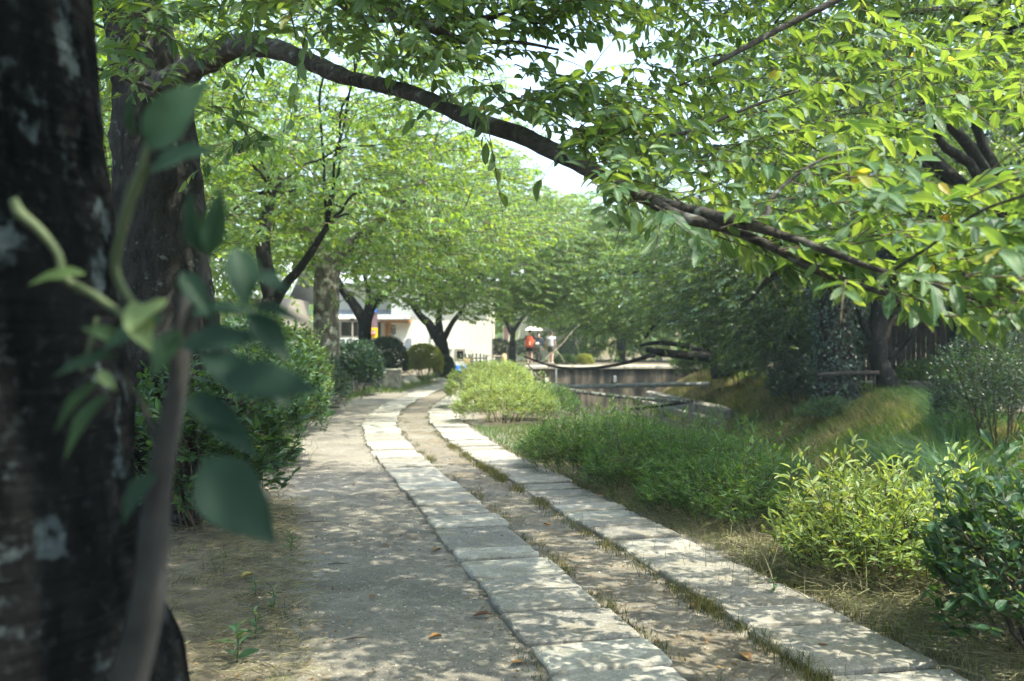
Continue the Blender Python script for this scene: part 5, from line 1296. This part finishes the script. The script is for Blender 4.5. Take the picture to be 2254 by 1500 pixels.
V, T = tube([[hx(1110, 46), 46, 0], [hx(1110, 46), 46, hz(785, 46)], [hx(1109, 46), 46, hz(779, 46)]], [.12, .12, .06], 12); put('end_post', V, T, M['card'], rl, smooth=True)
ub = thing('utility_box', 'grey metal box with a white curved pipe against the blank wall', 'box', (hx(897, 48.5), 48.5, .1))
V, T = box((hx(898, 48.5), 48.6, (hz(746, 48.5)) / 2), (14 * 48.5 / FPX, .35, hz(746, 48.5)), bev=.02); put('cabinet', V, T, M['roof_metal'], ub)
V, T = tube([[hx(889, 48.3), 48.3, hz(756, 48.3)], [hx(892, 48.3), 48.3, hz(748, 48.3)], [hx(898, 48.3), 48.3, hz(744, 48.3)], [hx(904, 48.3), 48.3, hz(745, 48.3)]], .05, 8, 14); put('pipe', V, T, M['white_paint'], ub, smooth=True)

# parked car, mostly hidden behind the hedge
M['car_paint'] = plain('silver_car_paint', (.55, .56, .56), .3, .5, .03, 2, metal=.3)
M['rubber'] = plain('tyre_rubber', (.02, .02, .02), .9, .2, .2, 20)
cxx, cyy = hx(765, 46), 46.6
car = thing('parked_car', 'silver parked car behind the hedge in front of the shop window', 'car', (cxx, cyy, .05))
prof = [(-2.0, .35), (-2.05, .7), (-1.9, .95), (-1.55, 1.05), (-.95, 1.47), (.0, 1.54), (.85, 1.45), (1.25, 1.0), (1.85, .9), (2.05, .7), (2.0, .35)]
def extrude(pr, wlo, whi, zs=None):
    V = []
    for sgn in (-1, 1):
        for x, z in pr:
            w_ = wlo if z < 1.06 else wlo + (whi - wlo) * min(1, (z - 1.06) / .45)
            V.append([x, sgn * w_, z])
    n = len(pr); T = []
    for i in range(n):
        j = (i + 1) % n; T += [[i, j, n + j], [i, n + j, n + i]]
    for i in range(1, n - 1): T += [[0, i + 1, i], [n, n + i, n + i + 1]]
    return np.array(V), np.array(T)
V, T = extrude(prof, .84, .64); put('body', V + [cxx, cyy, .05], T, M['car_paint'], car)
for sgn in (-1, 1):
    for pr in ([(-1.35, 1.08), (-.9, 1.42), (-.1, 1.47), (-.1, 1.08)], [(-.02, 1.08), (-.02, 1.47), (.75, 1.40), (1.08, 1.08)]):
        A = np.array([[x, sgn * (.845 - (z - 1.06) * .44), z] for x, z in pr]); B = A + [0, sgn * .012, 0]
        V = np.vstack([A, B]) + [cxx, cyy, .05]; put('side_window', V, np.array([[0, 1, 2], [0, 2, 3], [4, 6, 5], [4, 7, 6], [0, 4, 5], [0, 5, 1], [1, 5, 6], [1, 6, 2], [2, 6, 7], [2, 7, 3], [3, 7, 4], [3, 4, 0]]), M['glass'], car)
    for x in (-1.3, 1.3):
        V, T = tube([[x, sgn * .70, .33], [x, sgn * .87, .33]], .32, 18); wh = put('wheel', V + [cxx, cyy, .03], T, M['rubber'], car)
        V, T = tube([[x, sgn * .86, .33], [x, sgn * .88, .33]], .2, 14); put('rim', V + [cxx, cyy, .03], T, M['steel'], wh)
    V, T = box((2.0, sgn * .6, .72), (.1, .3, .14), bev=.03); put('headlight', V + [cxx, cyy, .05], T, M['white_paint'], car)
for pr, x in (([(1.24, 1.04), (.86, 1.43)], 1), ([(-1.54, 1.09), (-.97, 1.45)], -1)):
    (xa, za), (xb, zb) = pr
    A = np.array([[xa, -.72, za], [xa, .72, za], [xb, .58, zb], [xb, -.58, zb]]) + [x * .006, 0, .01]; B = A + [x * .01, 0, .012]
    put('windscreen', np.vstack([A, B]) + [cxx, cyy, .05], np.array([[0, 1, 2], [0, 2, 3], [4, 6, 5], [4, 7, 6], [0, 4, 5], [0, 5, 1], [1, 5, 6], [1, 6, 2], [2, 6, 7], [2, 7, 3], [3, 7, 4], [3, 4, 0]]), M['glass'], car)
shrub('bank_shrub', 'dense shrub at the bank top left of the ivy clad trunk', (8.6, 29.8), (.9, 1.2), 1.5, 700, 'dark_leaf', .10, .5, TF, 350, K=9, sl=(.25, .4), lump=.3, group=RB)
shrub('bank_shrub', 'tall dark evergreen shrub filling the gap behind the ivy clad trunk', (10.2, 33.5), (1.9, 1.2), 3.0, 1100, 'dark_leaf', .12, .5, TF, 351, K=9, sl=(.3, .5), lump=.3, group=RB)
# ------------------------------------------------------------------ the shoot growing in front of the foreground trunk
sh = thing('leafy_shoot', 'blurred leafy shoot with a pale crooked stem in front of the spotted trunk', 'sapling', tuple(at(300, 1560, 1.34)))
M['shoot_stem'] = plain('shoot_stem', (.036, .036, .035), .85, .2, .35, 14, .3)
M['green_stem'] = plain('green_stem', (.055, .075, .035), .6, .3, .2, 14)
def stem_px(pts, tpx, mat, name='stem'):
    P = line3(pts); V, T = tube(P, np.asarray(tpx) / 2 / FPX * P[:, 1], 14, len(P) * 8, rough=.07, seed=len(pts), nscale=20); put(name, V, T, M[mat], sh, smooth=True)
stem_px([(255, 1620, 1.36), (290, 1480, 1.36), (325, 1330, 1.34), (340, 1180, 1.32), (352, 1050, 1.31), (375, 930, 1.30), (395, 820, 1.29), (405, 720, 1.29), (420, 620, 1.30)], [84, 80, 72, 64, 56, 50, 44, 36, 28], 'shoot_stem')
stem_px([(400, 760, 1.29), (425, 690, 1.28), (440, 640, 1.27), (455, 570, 1.26), (470, 520, 1.26)], [30, 26, 22, 16, 10], 'shoot_stem', 'twig')
stem_px([(340, 720, 1.33), (300, 680, 1.34), (255, 600, 1.33), (265, 520, 1.31), (290, 430, 1.29), (312, 370, 1.28), (330, 300, 1.27)], [16, 18, 20, 22, 24, 20, 14], 'green_stem', 'twig')
stem_px([(300, 430, 1.29), (330, 375, 1.28), (400, 345, 1.26), (460, 335, 1.25)], [14, 13, 12, 8], 'green_stem', 'twig')
stem_px([(330, 740, 1.33), (215, 655, 1.36), (145, 615, 1.37), (128, 560, 1.37), (90, 510, 1.37), (45, 470, 1.37), (30, 440, 1.37)], [16, 18, 20, 18, 22, 26, 20], 'green_stem', 'twig')
stem_px([(350, 990, 1.31), (325, 920, 1.31), (300, 870, 1.30), (250, 810, 1.29)], [18, 15, 12, 8], 'shoot_stem', 'twig')
stem_px([(215, 700, 1.36), (195, 770, 1.36), (180, 820, 1.36)], [10, 9, 6], 'green_stem', 'twig')
def px_leaf(b, t, wpx, Y, tiltv, v, Yt=None):
    A = at(*b, Y); B = at(*t, Yt if Yt else Y - .03)
    D = B - A; L = np.linalg.norm(D); N = nrm(np.array([0, -1, .35]) + np.array(tiltv))
    return A, D / L, N, L, wpx / FPX * Y * .84, v
SL = [((325, 330), (432, 172), 130, 1.27, (.3, 0, .2), .45), ((330, 385), (475, 320), 84, 1.25, (0, 0, .5), .40), ((455, 560), (392, 425), 60, 1.25, (-.5, 0, 0), .35), ((462, 565), (488, 410), 66, 1.24, (.5, 0, 0), .42),
      ((520, 545), (538, 680), 92, 1.22, (.4, 0, -.2), .38), ((420, 690), (560, 668), 58, 1.25, (0, 0, .8), .12), ((540, 668), (690, 702), 40, 1.2, (0, 0, .9), .1), ((395, 760), (580, 735), 84, 1.22, (0, 0, .3), .2),
      ((370, 660), (285, 720), 70, 1.25, (-.2, 0, 1.2), .93), ((290, 665), (335, 770), 74, 1.25, (-.3, 0, 1.0), .97), ((260, 780), (110, 824), 44, 1.3, (0, 0, .5), .4), ((225, 838), (108, 950), 34, 1.3, (-.3, 0, 0), .5), ((245, 868), (128, 1010), 46, 1.28, (-.3, 0, .1), .55),
      ((480, 835), (705, 852), 110, 1.18, (0, 0, .25), .16), ((430, 862), (565, 1000), 84, 1.2, (.3, 0, 0), .22), ((450, 1005), (600, 1195), 172, 1.14, (.3, 0, -.1), .25), ((348, 1046), (252, 1142), 66, 1.27, (-.4, 0, .2), .34), ((190, 604), (58, 612), 44, 1.36, (0, 0, .6), .8),
      ((215, 820), (255, 852), 34, 1.27, (0, 0, .8), .95), ((400, 600), (470, 690), 60, 1.24, (.2, 0, .2), .3), ((440, 780), (640, 880), 96, 1.2, (.2, 0, .2), .28), ((360, 700), (210, 745), 66, 1.28, (-.2, 0, .3), .45), ((410, 880), (520, 930), 70, 1.2, (.2, 0, .2), .3),
      ((545, 690), (640, 790), 80, 1.2, (.2, 0, .1), .2), ((300, 300), (275, 190), 40, 1.28, (-.4, 0, 0), .3), ((560, 600), (640, 640), 50, 1.2, (.2, 0, .3), .15), ((400, 730), (330, 830), 70, 1.25, (0, 0, .2), .5), ((270, 760), (180, 720), 50, 1.3, (0, 0, .5), .6)]
lv = [np.array(x) for x in zip(*[px_leaf(*a) for a in SL])]
leaf_objects(sh, lv, np.arange(len(SL)), M['shoot_leaf'], 'shoot_leaf')

# ------------------------------------------------------------------ fallen leaves, twigs and weeds on the ground
FL = [(1062, 1347, .11, .05, 'large curled dark brown leaf against the edge of the left track'), (962, 1204, .085, .55, 'orange brown leaf beside the left track'), (846, 1191, .075, .2, 'brown leaf lying alone on the gravel'), (820, 1304, .07, .45, 'small tan leaf in the middle of the gravel'),
      (545, 1260, .10, .97, 'pale yellow leaf on the left verge'), (1525, 1324, .075, .3, 'rust coloured leaf between the tracks near a tussock'), (1640, 1434, .11, .6, 'broad tan leaf between the tracks'), (1205, 1149, .09, .75, 'pale leaf on the soil between the tracks'), (1700, 1203, .09, .5, 'orange brown leaf at the edge of the right track'),
      (1668, 1236, .055, .45, 'small rusty leaf next to the right track'), (2040, 1384, .085, .78, 'pale round leaf under the dark bush'), (2215, 1436, .08, .5, 'orange leaf below the dark bush'), (1140, 1448, .08, .6, 'tan leaf at the foot of the left track'), (1675, 1182, .05, .6, 'small tan leaf at the foot of the bright bush'),
      (665, 1211, .05, .55, 'little orange leaf on the verge grass'), (530, 1225, .05, .15, 'small reddish leaf in the litter of the left verge'), (960, 1392, .07, .62, 'dull tan leaf on the gravel'), (1105, 1180, .05, .3, 'small dark leaf on a slab'), (1320, 1085, .05, .8, 'bleached leaf on the soil by the right track'),
      (590, 1195, .06, .1, 'dark red leaf beneath the large leaved shrub'), (1810, 1420, .05, .35, 'small brown leaf on the right slab'), (905, 1120, .05, .4, 'small brown leaf on the gravel beside the grass'), (780, 1060, .05, .5, 'small tan leaf far along the gravel')]
for k, (px, py, L, v, lab) in enumerate(FL):
    Y = CAMH * FPX / (py - CY); X = (px - CX) / FPX * Y
    onslab = abs(abs(X - float(xc(Y))) - .595) < .28
    g = float(gz(X, Y)) + (.034 if onslab else .010)
    r_ = np.random.default_rng(700 + k); a = r_.uniform(0, 6.28)
    tv, tt, tu = leaf_template(9, 5, fold=r_.uniform(.15, .6), droop=r_.uniform(-.18, .15)); W_ = L * r_.uniform(.42, .6)
    V = tv * np.array([W_, L, L * .8]); V[:, 1] -= L / 2
    c_, s_ = math.cos(a), math.sin(a); V[:, :2] = V[:, :2] @ np.array([[c_, s_], [-s_, c_]]); V[:, 2] -= V[:, 2].min()
    V = np.vstack([V, V + [0, 0, .0012]]); t_ = np.vstack([tt[:, ::-1], tt + len(tv)])
    o = put('fallen_leaf', V + np.array([X, Y, g]), t_, M['dry_leaf'], loc=(X, Y, g), v=np.full(len(t_), v), uv=np.vstack([tu, tu]), smooth=True)
    tag(o, lab, 'leaf', 'fallen leaves on the path')
for k, (px, py, L, a, lab) in enumerate([(785, 1395, .16, .3, 'short dark twig on the gravel'), (745, 1232, .14, .1, 'thin dark twig near the left verge'), (690, 1140, .2, .15, 'fallen twig beneath the large leaved shrub'), (1700, 1480, .2, 1.0, 'twig at the foot of the right track')]):
    Y = CAMH * FPX / (py - CY); X = (px - CX) / FPX * Y; g = float(gz(X, Y))
    d_ = np.array([math.cos(a), math.sin(a), .03]) * L / 2; P = np.array([X, Y, g + .012])
    V, T = tube([P - d_, P - d_ * .2 + [0, .004, .002], P + d_ * .4 + [.004, -.004, .002], P + d_], [.003, .0042, .0035, .002], 6, 9, rough=.2, seed=k, nscale=30)
    tag(put('fallen_twig', V, T, M['twig'], loc=(X, Y, g)), lab, 'twig', 'fallen twigs on the path')
M['weed'] = leaf_mat('weed_leaf', [(0, (.05, .10, .03)), (1, (.12, .19, .05))], trans=.35)
for k, (px, py, h_, lab) in enumerate([(520, 1440, .17, 'broad leaved weed lowest on the left verge'), (560, 1390, .14, 'upright weed on the left verge beside the pale yellow leaf'), (600, 1330, .12, 'small weed at the gravel edge'), (640, 1200, .12, 'weed under the large leaved shrub'), (560, 1300, .10, 'low spreading weed on the left verge'),
                                        (1170 + 470, 1145, .16, 'pale upright weed left of the bright bush'), (1700, 1300, .10, 'small weed beside the sunlit slab'), (1610, 960, .4, 'tall slender weed rising out of the shaded bushes'), (1690, 965, .4, 'tall leafy weed against the dark bank')]):
    Y = CAMH * FPX / (py - CY) if py > 1100 else 8.2
    X = (px - CX) / FPX * Y; g = float(gz(X, Y)); r_ = np.random.default_rng(800 + k)
    t = thing('weed', lab, 'weed', (X, Y, g), 'weeds beside the path')
    n = 9; O = np.stack([np.full(n, X), np.full(n, Y), g + h_ * np.linspace(.05, 1, n)], -1); a = np.arange(n) * 2.4 + k
    D = nrm(np.stack([np.cos(a), np.sin(a), r_.uniform(.3, 1.0, n)], -1))
    L = h_ * .55 * np.linspace(1.1, .6, n) * r_.uniform(.8, 1.2, n) if h_ < .3 else np.full(n, .09)
    l_ = [O, D, nrm(UP + r_.normal(0, .3, (n, 3))), L, L * .38, r_.uniform(0, 1, n)]
    V, T = tube([[X, Y, g - .02], [X + .01, Y, g + h_ * .5], [X, Y, g + h_]], [.004, .003, .0015], 6, 8); put('stem', V, T, M['green_stem'], t)
    leaf_objects(t, l_, np.arange(n), M['weed'], 'weed')

# ------------------------------------------------------------------ people far along the path
M['skin'] = plain('skin', (.52, .33, .25), .55, .35, .05, 6)
M['hair'] = plain('dark_hair', (.025, .02, .018), .6, .4, .2, 30)
M['black_cloth'] = plain('black_cloth', (.018, .019, .022), .9, .15, .2, 30)
M['navy_cloth'] = plain('navy_cloth', (.028, .035, .05), .9, .15, .2, 30)
M['grey_cloth'] = plain('pale_grey_cloth', (.42, .44, .48), .9, .15, .1, 30)
M['olive_cloth'] = plain('dark_olive_cloth', (.07, .075, .06), .9, .15, .2, 30)
M['orange_cloth'] = plain('orange_backpack_cloth', (.55, .105, .05), .8, .2, .12, 12)
M['white_cloth'] = plain('white_cloth', (.80, .79, .74), .85, .2, .05, 20)
M['shoe'] = plain('pale_shoe', (.55, .53, .50), .8, .2, .1, 20)
def person(label, loc, rz, J, clothes, hair):
    """J: joints in the person's own frame, facing -Y (towards the viewer) when rz = 0"""
    t = thing('person', label, 'person', loc, 'people on the far path'); t.rotation_euler = (0, 0, rz)
    names = ['pelvis', 'waist', 'chest', 'neck', 'head_base', 'head', 'crown', 'shl', 'ell', 'wrl', 'hal', 'shr', 'elr', 'wrr', 'har', 'hipl', 'knl', 'anl', 'tol', 'hipr', 'knr', 'anr', 'tor']
    rad = dict(pelvis=(.155, .115), waist=(.135, .105), chest=(.15, .115), neck=(.055, .055), head_base=(.06, .065), head=(.085, .098), crown=(.06, .07), shl=(.062, .062), ell=(.043, .043), wrl=(.029, .026), hal=(.04, .022), hipl=(.088, .088), knl=(.058, .06), anl=(.04, .042), tol=(.04, .03))
    for k in list(rad):
        if k.endswith('l') and k not in ('pelvis',): rad[k[:-1] + 'r'] = rad[k]
    E = [('pelvis', 'waist'), ('waist', 'chest'), ('chest', 'neck'), ('neck', 'head_base'), ('head_base', 'head'), ('head', 'crown'), ('chest', 'shl'), ('shl', 'ell'), ('ell', 'wrl'), ('wrl', 'hal'), ('chest', 'shr'), ('shr', 'elr'), ('elr', 'wrr'), ('wrr', 'har'),
         ('pelvis', 'hipl'), ('hipl', 'knl'), ('knl', 'anl'), ('anl', 'tol'), ('pelvis', 'hipr'), ('hipr', 'knr'), ('knr', 'anr'), ('anr', 'tor')]
    me = bpy.data.meshes.new('body'); me.from_pydata([J[k] for k in names], [(names.index(a), names.index(b)) for a, b in E], [])
    o = bpy.data.objects.new('body', me); COL.objects.link(o); o.parent = t
    sk = o.modifiers.new('skin', 'SKIN'); sk.use_smooth_shade = True
    for k, nm in enumerate(names):
        v = me.skin_vertices[0].data[k]; v.radius = rad[nm]; v.use_root = nm == 'pelvis'
    o.modifiers.new('sub', 'SUBSURF').levels = 2; o.modifiers['sub'].render_levels = 2
    me.materials.append(M['skin'])
    def child(nm, V, T, mat): 
        mm = make_mesh(nm, V, T, M[mat], smooth=True); c = bpy.data.objects.new(nm, mm); COL.objects.link(c); c.parent = t; return c
    g = lambda k: np.array(J[k], float)
    def loft(P, rx, ry, n=14, cap=True):
        V, T = tube(P, [1] * len(P), n, rough=0, cap=cap)
        P = np.asarray(P, float); out = V.copy()
        for i in range(len(P)):
            seg = V[i * n:(i + 1) * n] - P[i]; th = np.linspace(0, 2 * np.pi, n, endpoint=False)
            out[i * n:(i + 1) * n] = P[i] + np.stack([np.cos(th) * rx[i], np.sin(th) * ry[i], 0 * th], -1)
        return out, T
    top, sleeve, bottom, blen = clothes
    h, wst, ch, nk = g('pelvis'), g('waist'), g('chest'), g('neck')
    V, T = loft([h - [0, 0, .04], h + [0, 0, .06], wst, ch, ch + [0, 0, .10], nk + [0, 0, -.01]], [.185, .18, .165, .195, .19, .075], [.135, .135, .125, .14, .12, .07]); mb = MB().add(V, T)
    for sd in 'lr':
        a, b, c = g('sh' + sd), g('el' + sd), g('wr' + sd)
        pts = [ch + (a - ch) * .5, a, a + (b - a) * (.62 if sleeve == 'short' else 1.0)]; rr = [.085, .082, .07]
        if sleeve == 'long': pts.append(b + (c - b) * .92); rr = [.085, .078, .062, .05]
        mb.add(*tube(pts, rr, 12))
    V, T = mb.get(); child('shirt', V, T, top)
    mb = MB(); V, T = loft([h + [0, 0, .05], h - [0, 0, .05], h - [0, 0, .13]], [.178, .188, .18], [.132, .14, .13]); mb.add(V, T)
    for sd in 'lr':
        a, b, c = g('hip' + sd), g('kn' + sd), g('an' + sd)
        if blen == 'short': mb.add(*tube([a + [0, 0, .02], a + (b - a) * .35, a + (b - a) * .62], [.108, .108, .105], 12))
        else: mb.add(*tube([a + [0, 0, .02], a + (b - a) * .5, b, c + [0, 0, .03]], [.108, .098, .08, .07], 12))
    V, T = mb.get(); child('shorts' if blen == 'short' else 'trousers', V, T, bottom)
    for sd in 'lr':
        a = g('an' + sd); V, T = ellipsoid(a + [0, -.065, -.045], (.052, .135, .05), 12, 7); V[:, 2] = np.maximum(V[:, 2], .002); child('shoe', V, T, 'shoe')
    hd = g('head')
    V, T = ellipsoid(hd + [0, .018, .035], (.098, .112, .118), 16, 10, .05, 3, zmin=-.35); child('hair', V, T, hair)
    V, T = ellipsoid(hd + [0, -.108, -.012], (.016, .022, .026), 8, 6); child('nose', V, T, 'skin')
    for sx in (-1, 1):
        V, T = ellipsoid(hd + [sx * .035, -.095, .018], (.013, .008, .008), 8, 6); child('eye', V, T, 'hair')
        V, T = ellipsoid(hd + [sx * .097, .0, -.005], (.014, .028, .034), 8, 6); child('ear', V, T, 'skin')
        w_ = g('ha' + 'lr'[sx > 0]) if False else g('ha' + ('l' if sx > 0 else 'r'))
        wr = g('wr' + ('l' if sx > 0 else 'r')); dd = nrm(w_ - wr); sdv = nrm(np.cross(dd, [0, 1, 0.01]))
        mb = MB()
        for f in range(4):
            b0 = w_ + sdv * (f - 1.5) * .017; ln = (.062, .072, .068, .055)[f]
            mb.add(*tube([b0, b0 + dd * ln * .5 + [0, -.006, 0], b0 + dd * ln * .85 + [0, -.022, 0]], [.0095, .009, .007], 6))
        mb.add(*tube([wr + (w_ - wr) * .4, w_ + sdv * -.045 + [0, -.015, 0], w_ + sdv * -.05 + dd * .035 + [0, -.02, 0]], [.012, .011, .008], 6))
        V, T = mb.get(); child('fingers', V, T, 'skin')
    V, T = ellipsoid(hd + [0, -.097, -.045], (.022, .008, .006), 8, 5); child('mouth', V, T, 'orange_cloth')
    return t
def joints(s=1.0, arm_l=None, arm_r=None, step=.05):
    J = dict(pelvis=(0, 0, .92), waist=(0, 0, 1.06), chest=(0, 0, 1.27), neck=(0, -.005, 1.44), head_base=(0, -.012, 1.50), head=(0, -.02, 1.59), crown=(0, -.015, 1.66),
             shl=(.175, 0, 1.38), ell=(.235, .02, 1.10), wrl=(.25, -.04, .86), hal=(.25, -.06, .77), shr=(-.175, 0, 1.38), elr=(-.235, .02, 1.10), wrr=(-.25, -.04, .86), har=(-.25, -.06, .77),
             hipl=(.09, 0, .86), knl=(.095, -.02 - step, .47), anl=(.095, .03 + step * .3, .085), tol=(.10, -.10, .04), hipr=(-.09, 0, .86), knr=(-.095, -.02 + step * .5, .47), anr=(-.095, .03 + step * 1.5, .085), tor=(-.10, -.08, .04))
    for sd, a in (('l', arm_l), ('r', arm_r)):
        if a:
            J['el' + sd], J['wr' + sd], J['ha' + sd] = a
    return {k: tuple(np.array(v) * s) for k, v in J.items()}
gp = float(gz(.95, 54))
# walking away from the viewer with an orange backpack, right arm raised with the parasol
P1 = at(1166, 800, 54); x1 = P1[0]
person('person walking away in black shirt and shorts, wearing an orange backpack', (x1, 54, gp), math.pi, joints(1.06, arm_r=((-.27, .0, 1.14), (-.20, -.24, 1.27), (-.19, -.30, 1.32))), ('black_cloth', 'short', 'black_cloth', 'short'), 'hair')
bp = thing('backpack', 'orange backpack with a pale stripe worn by the person with the parasol', 'backpack', (x1, 53.8, gp + 1.0))
V, T = ellipsoid((x1, 53.77, gp + 1.15), (.24, .14, .36), 18, 12, .05, 5, zmin=-1); V[:, 2] = np.clip(V[:, 2], gp + .86, gp + 1.49); put('pack', V, T, M['orange_cloth'], bp, smooth=True)
V, T = box((x1, 53.655, gp + 1.05), (.26, .06, .22), bev=.03); put('front_pocket', V, T, M['orange_cloth'], bp)
V, T = box((x1 + .01, 53.618, gp + 1.10), (.035, .02, .20), bev=.006); put('pale_stripe', V, T, M['white_cloth'], bp)
for sx in (-1, 1): V, T = tube([[x1 + sx * .11, 53.88, gp + 1.48], [x1 + sx * .13, 54.0, gp + 1.53], [x1 + sx * .14, 54.13, gp + 1.42], [x1 + sx * .15, 54.06, gp + 1.1]], .022, 6, 14); put('strap', V, T, M['black_cloth'], bp)
um = thing('parasol', 'cream parasol with a scalloped rim held over the person with the backpack', 'parasol', (x1 + .2, 54.3, gp + 1.3))
ux, uy, uz = x1 + .22, 54.32, gp + 1.80
th = np.linspace(0, 2 * np.pi, 48, endpoint=False); rr = np.array([0.001, .2, .4, .52]); V = []
for i, r in enumerate(rr):
    z = uz + .22 * (1 - (r / .52) ** 2); sc = 1 - (.05 * (1 - np.abs(np.cos(th * 4))) if i == 3 else 0)
    V.append(np.stack([ux + r * sc * np.cos(th), uy + r * sc * np.sin(th), z + (.03 * (1 - np.abs(np.cos(th * 4))) if i == 3 else 0 * th)], -1))
V = np.vstack(V); k = np.arange(3)[:, None] * 48; j = np.arange(48)[None]; j2 = (j + 1) % 48
q = np.stack([k + j, k + j2, k + 48 + j2, k + 48 + j], -1).reshape(-1, 4); t_ = np.vstack([q[:, [0, 1, 2]], q[:, [0, 2, 3]]])
put('canopy', np.vstack([V, V - [0, 0, .006]]), np.vstack([t_[:, ::-1], t_ + len(V)]), M['white_cloth'], um, smooth=True)
V, T = tube([[ux, uy, uz + .27], [ux, uy, uz], [ux - .02, uy, gp + 1.28]], .009, 7); put('shaft', V, T, M['dark_metal'], um)
for a in range(8):
    an = a * np.pi / 4; V, T = tube([[ux, uy, uz + .205], [ux + .28 * math.cos(an), uy + .28 * math.sin(an), uz + .145], [ux + .5 * math.cos(an), uy + .5 * math.sin(an), uz + .005]], .005, 5); put('rib', V, T, M['dark_metal'], um)
P2 = at(1186, 800, 56.5); x2 = P2[0]; g2 = float(gz(x2, 56.5))
person('person in dark top and trousers facing the viewer, holding something white', (x2, 56.5, g2), 0.0, joints(1.0, arm_r=((-.25, -.05, 1.08), (-.12, -.26, 1.06), (-.09, -.33, 1.07))), ('navy_cloth', 'long', 'olive_cloth', 'long'), 'hair')
V, T = ellipsoid((x2 - .10, 56.08, g2 + 1.07), (.11, .07, .085), 14, 9, .25, 9); tag(put('white_bundle', V, T, M['white_cloth'], loc=(x2 - .1, 56.08, g2 + 1.07), smooth=True), 'white bundle held by the person in the dark top', 'bundle')
V, T = ellipsoid((x2, 56.5 - .115, g2 + 1.555), (.06, .03, .05), 12, 8, .0); tag(put('face_mask', V, T, M['white_cloth'], loc=(x2, 56.38, g2 + 1.55), smooth=True), 'white face mask worn by the person in the dark top', 'mask')
P3 = at(1213, 800, 55); x3 = P3[0]; g3 = float(gz(x3, 55))
person('person in pale grey shirt and dark shorts, partly behind the bare branch', (x3, 55, g3), math.pi * .9, joints(1.03, step=.08), ('grey_cloth', 'short', 'olive_cloth', 'short'), 'hair')

# ------------------------------------------------------------------ unseen shrubs and tree added behind and beside the viewer to shade the near trunk
shrub('evergreen_shrub', 'tall dark hedge shrub added unseen left of the spotted trunk to shade it', (-3.1, 3.6), (.9, 1.6), 2.2, 900, 'dark_leaf', .09, .5, TF, 360, group=HG)
shrub('evergreen_shrub', 'tall dark hedge shrub added unseen beside the viewer to block light', (-3.0, .2), (.9, 1.6), 2.4, 900, 'dark_leaf', .09, .5, TF, 361, group=HG)
shrub('evergreen_shrub', 'dark hedge shrub added unseen behind the viewer to block light', (-1.4, -2.6), (1.4, .9), 2.3, 1000, 'dark_leaf', .09, .5, TF, 362, group=HG)
tree('cherry_tree', 'cherry tree added unseen behind the viewer to block light', (-1.8, -5.0, 0), (np.array([[-1.8, -5, -.2], [-1.7, -5, 1.2], [-1.5, -5, 2.6]]), [.4, .32, .28]), ((.4, -3.0, 4.6), (4.2, 3.0, 1.4)), 900, ('bark', 'cherry'), seed=120, lod=TF, keep=lambda Q: Q[:, 1] < .3)
# bits of leaf and bark lying about
rng = np.random.default_rng(95)
n = 5200; Y = 3.3 + 12 * rng.uniform(0, 1, n) ** 1.5; dd = rng.choice([-2.15, -1.9, -1.0, -.2, .2, 1.1, 1.4], n) + rng.normal(0, .22, n); X = xc(Y) + dd
ok = np.abs(np.abs(dd) - .595) > .31; X, Y = X[ok], Y[ok]; n = len(X)
a = rng.uniform(0, 6.28, n); sz = rng.uniform(.008, .028, n)
lv = [np.stack([X, Y, gz(X, Y) + .004], -1), np.stack([np.cos(a), np.sin(a), rng.uniform(-.05, .25, n)], -1), nrm(UP + rng.normal(0, .4, (n, 3))), sz, sz * .5, rng.uniform(0, .75, n)]
Vv, Tt, Uu = scatter_mesh(TM, *lv[:5])
put('leaf_litter', Vv, Tt, M['dry_leaf'], v=np.repeat(lv[5], 6), uv=Uu, kind='stuff')['label'] = 'crumbled dry leaf litter along the slab edges and verges'

rng = np.random.default_rng(97)
a = rng.normal(0, 1, (420, 2)) * np.array([.42, .34]) + np.array([2.3, 6.15])
grass('straw', 'upright dry stalks standing in the bright bush', a[:, 0], a[:, 1], .34, .004, 'straw', 98, lean=.7)
a = rng.normal(0, 1, (900, 2)) * np.array([.35, 2.2]) + np.array([1.5, 9.4])
grass('straw', 'dry stalks standing along the foot of the shaded bushes', a[:, 0], a[:, 1], .22, .0035, 'straw', 99, lean=.9)

# ------------------------------------------------------------------ haze volume added to lift the dark tones
hz_v, hz_t = box((0, 80, 25), (700, 620, 62))
s = NT('tone_haze'); pv = s.node('ShaderNodeVolumePrincipled'); pv.inputs['Color'].default_value = (.80, .95, .97, 1); pv.inputs['Density'].default_value = .0009; pv.inputs['Anisotropy'].default_value = .2
s.link(pv.outputs[0], s.out.inputs['Volume'])
put('haze', hz_v, hz_t, s.m, kind='stuff')['label'] = 'thin haze volume added to lift the dark tones between the trees'

shrub('bank_shrub', 'leafy shrub right behind the low horizontal branch', (7.9, 39.8), (1.3, 1.0), 2.9, 1000, 'mid_leaf', .12, .5, TF, 370, K=9, sl=(.3, .5), lump=.3, group=RB)
shrub('bank_shrub', 'green shrub in front of the root of the low horizontal branch', (8.55, 37.2), (.9, .8), 2.0, 700, 'mid_leaf', .12, .5, TF, 371, K=9, sl=(.25, .45), lump=.3, group=RB)
shrub('bank_shrub', 'tuft of undergrowth at the foot of the ivy clad trunk', (8.3, 25.9), (.8, .5), .55, 350, 'mid_leaf', .10, .35, TF, 372, K=8, sl=(.2, .35), lump=.3, group=RB)
rng = np.random.default_rng(131)
n = 6000; Y = rng.uniform(22, 30, n); X = XR(Y) - rng.uniform(-.6, .7, n)
grass('grass', 'shaggy green grass round the feet of the bank trees', X, Y, .22, .014, 'blade', 132, lean=1.3, vr=(.1, .95))
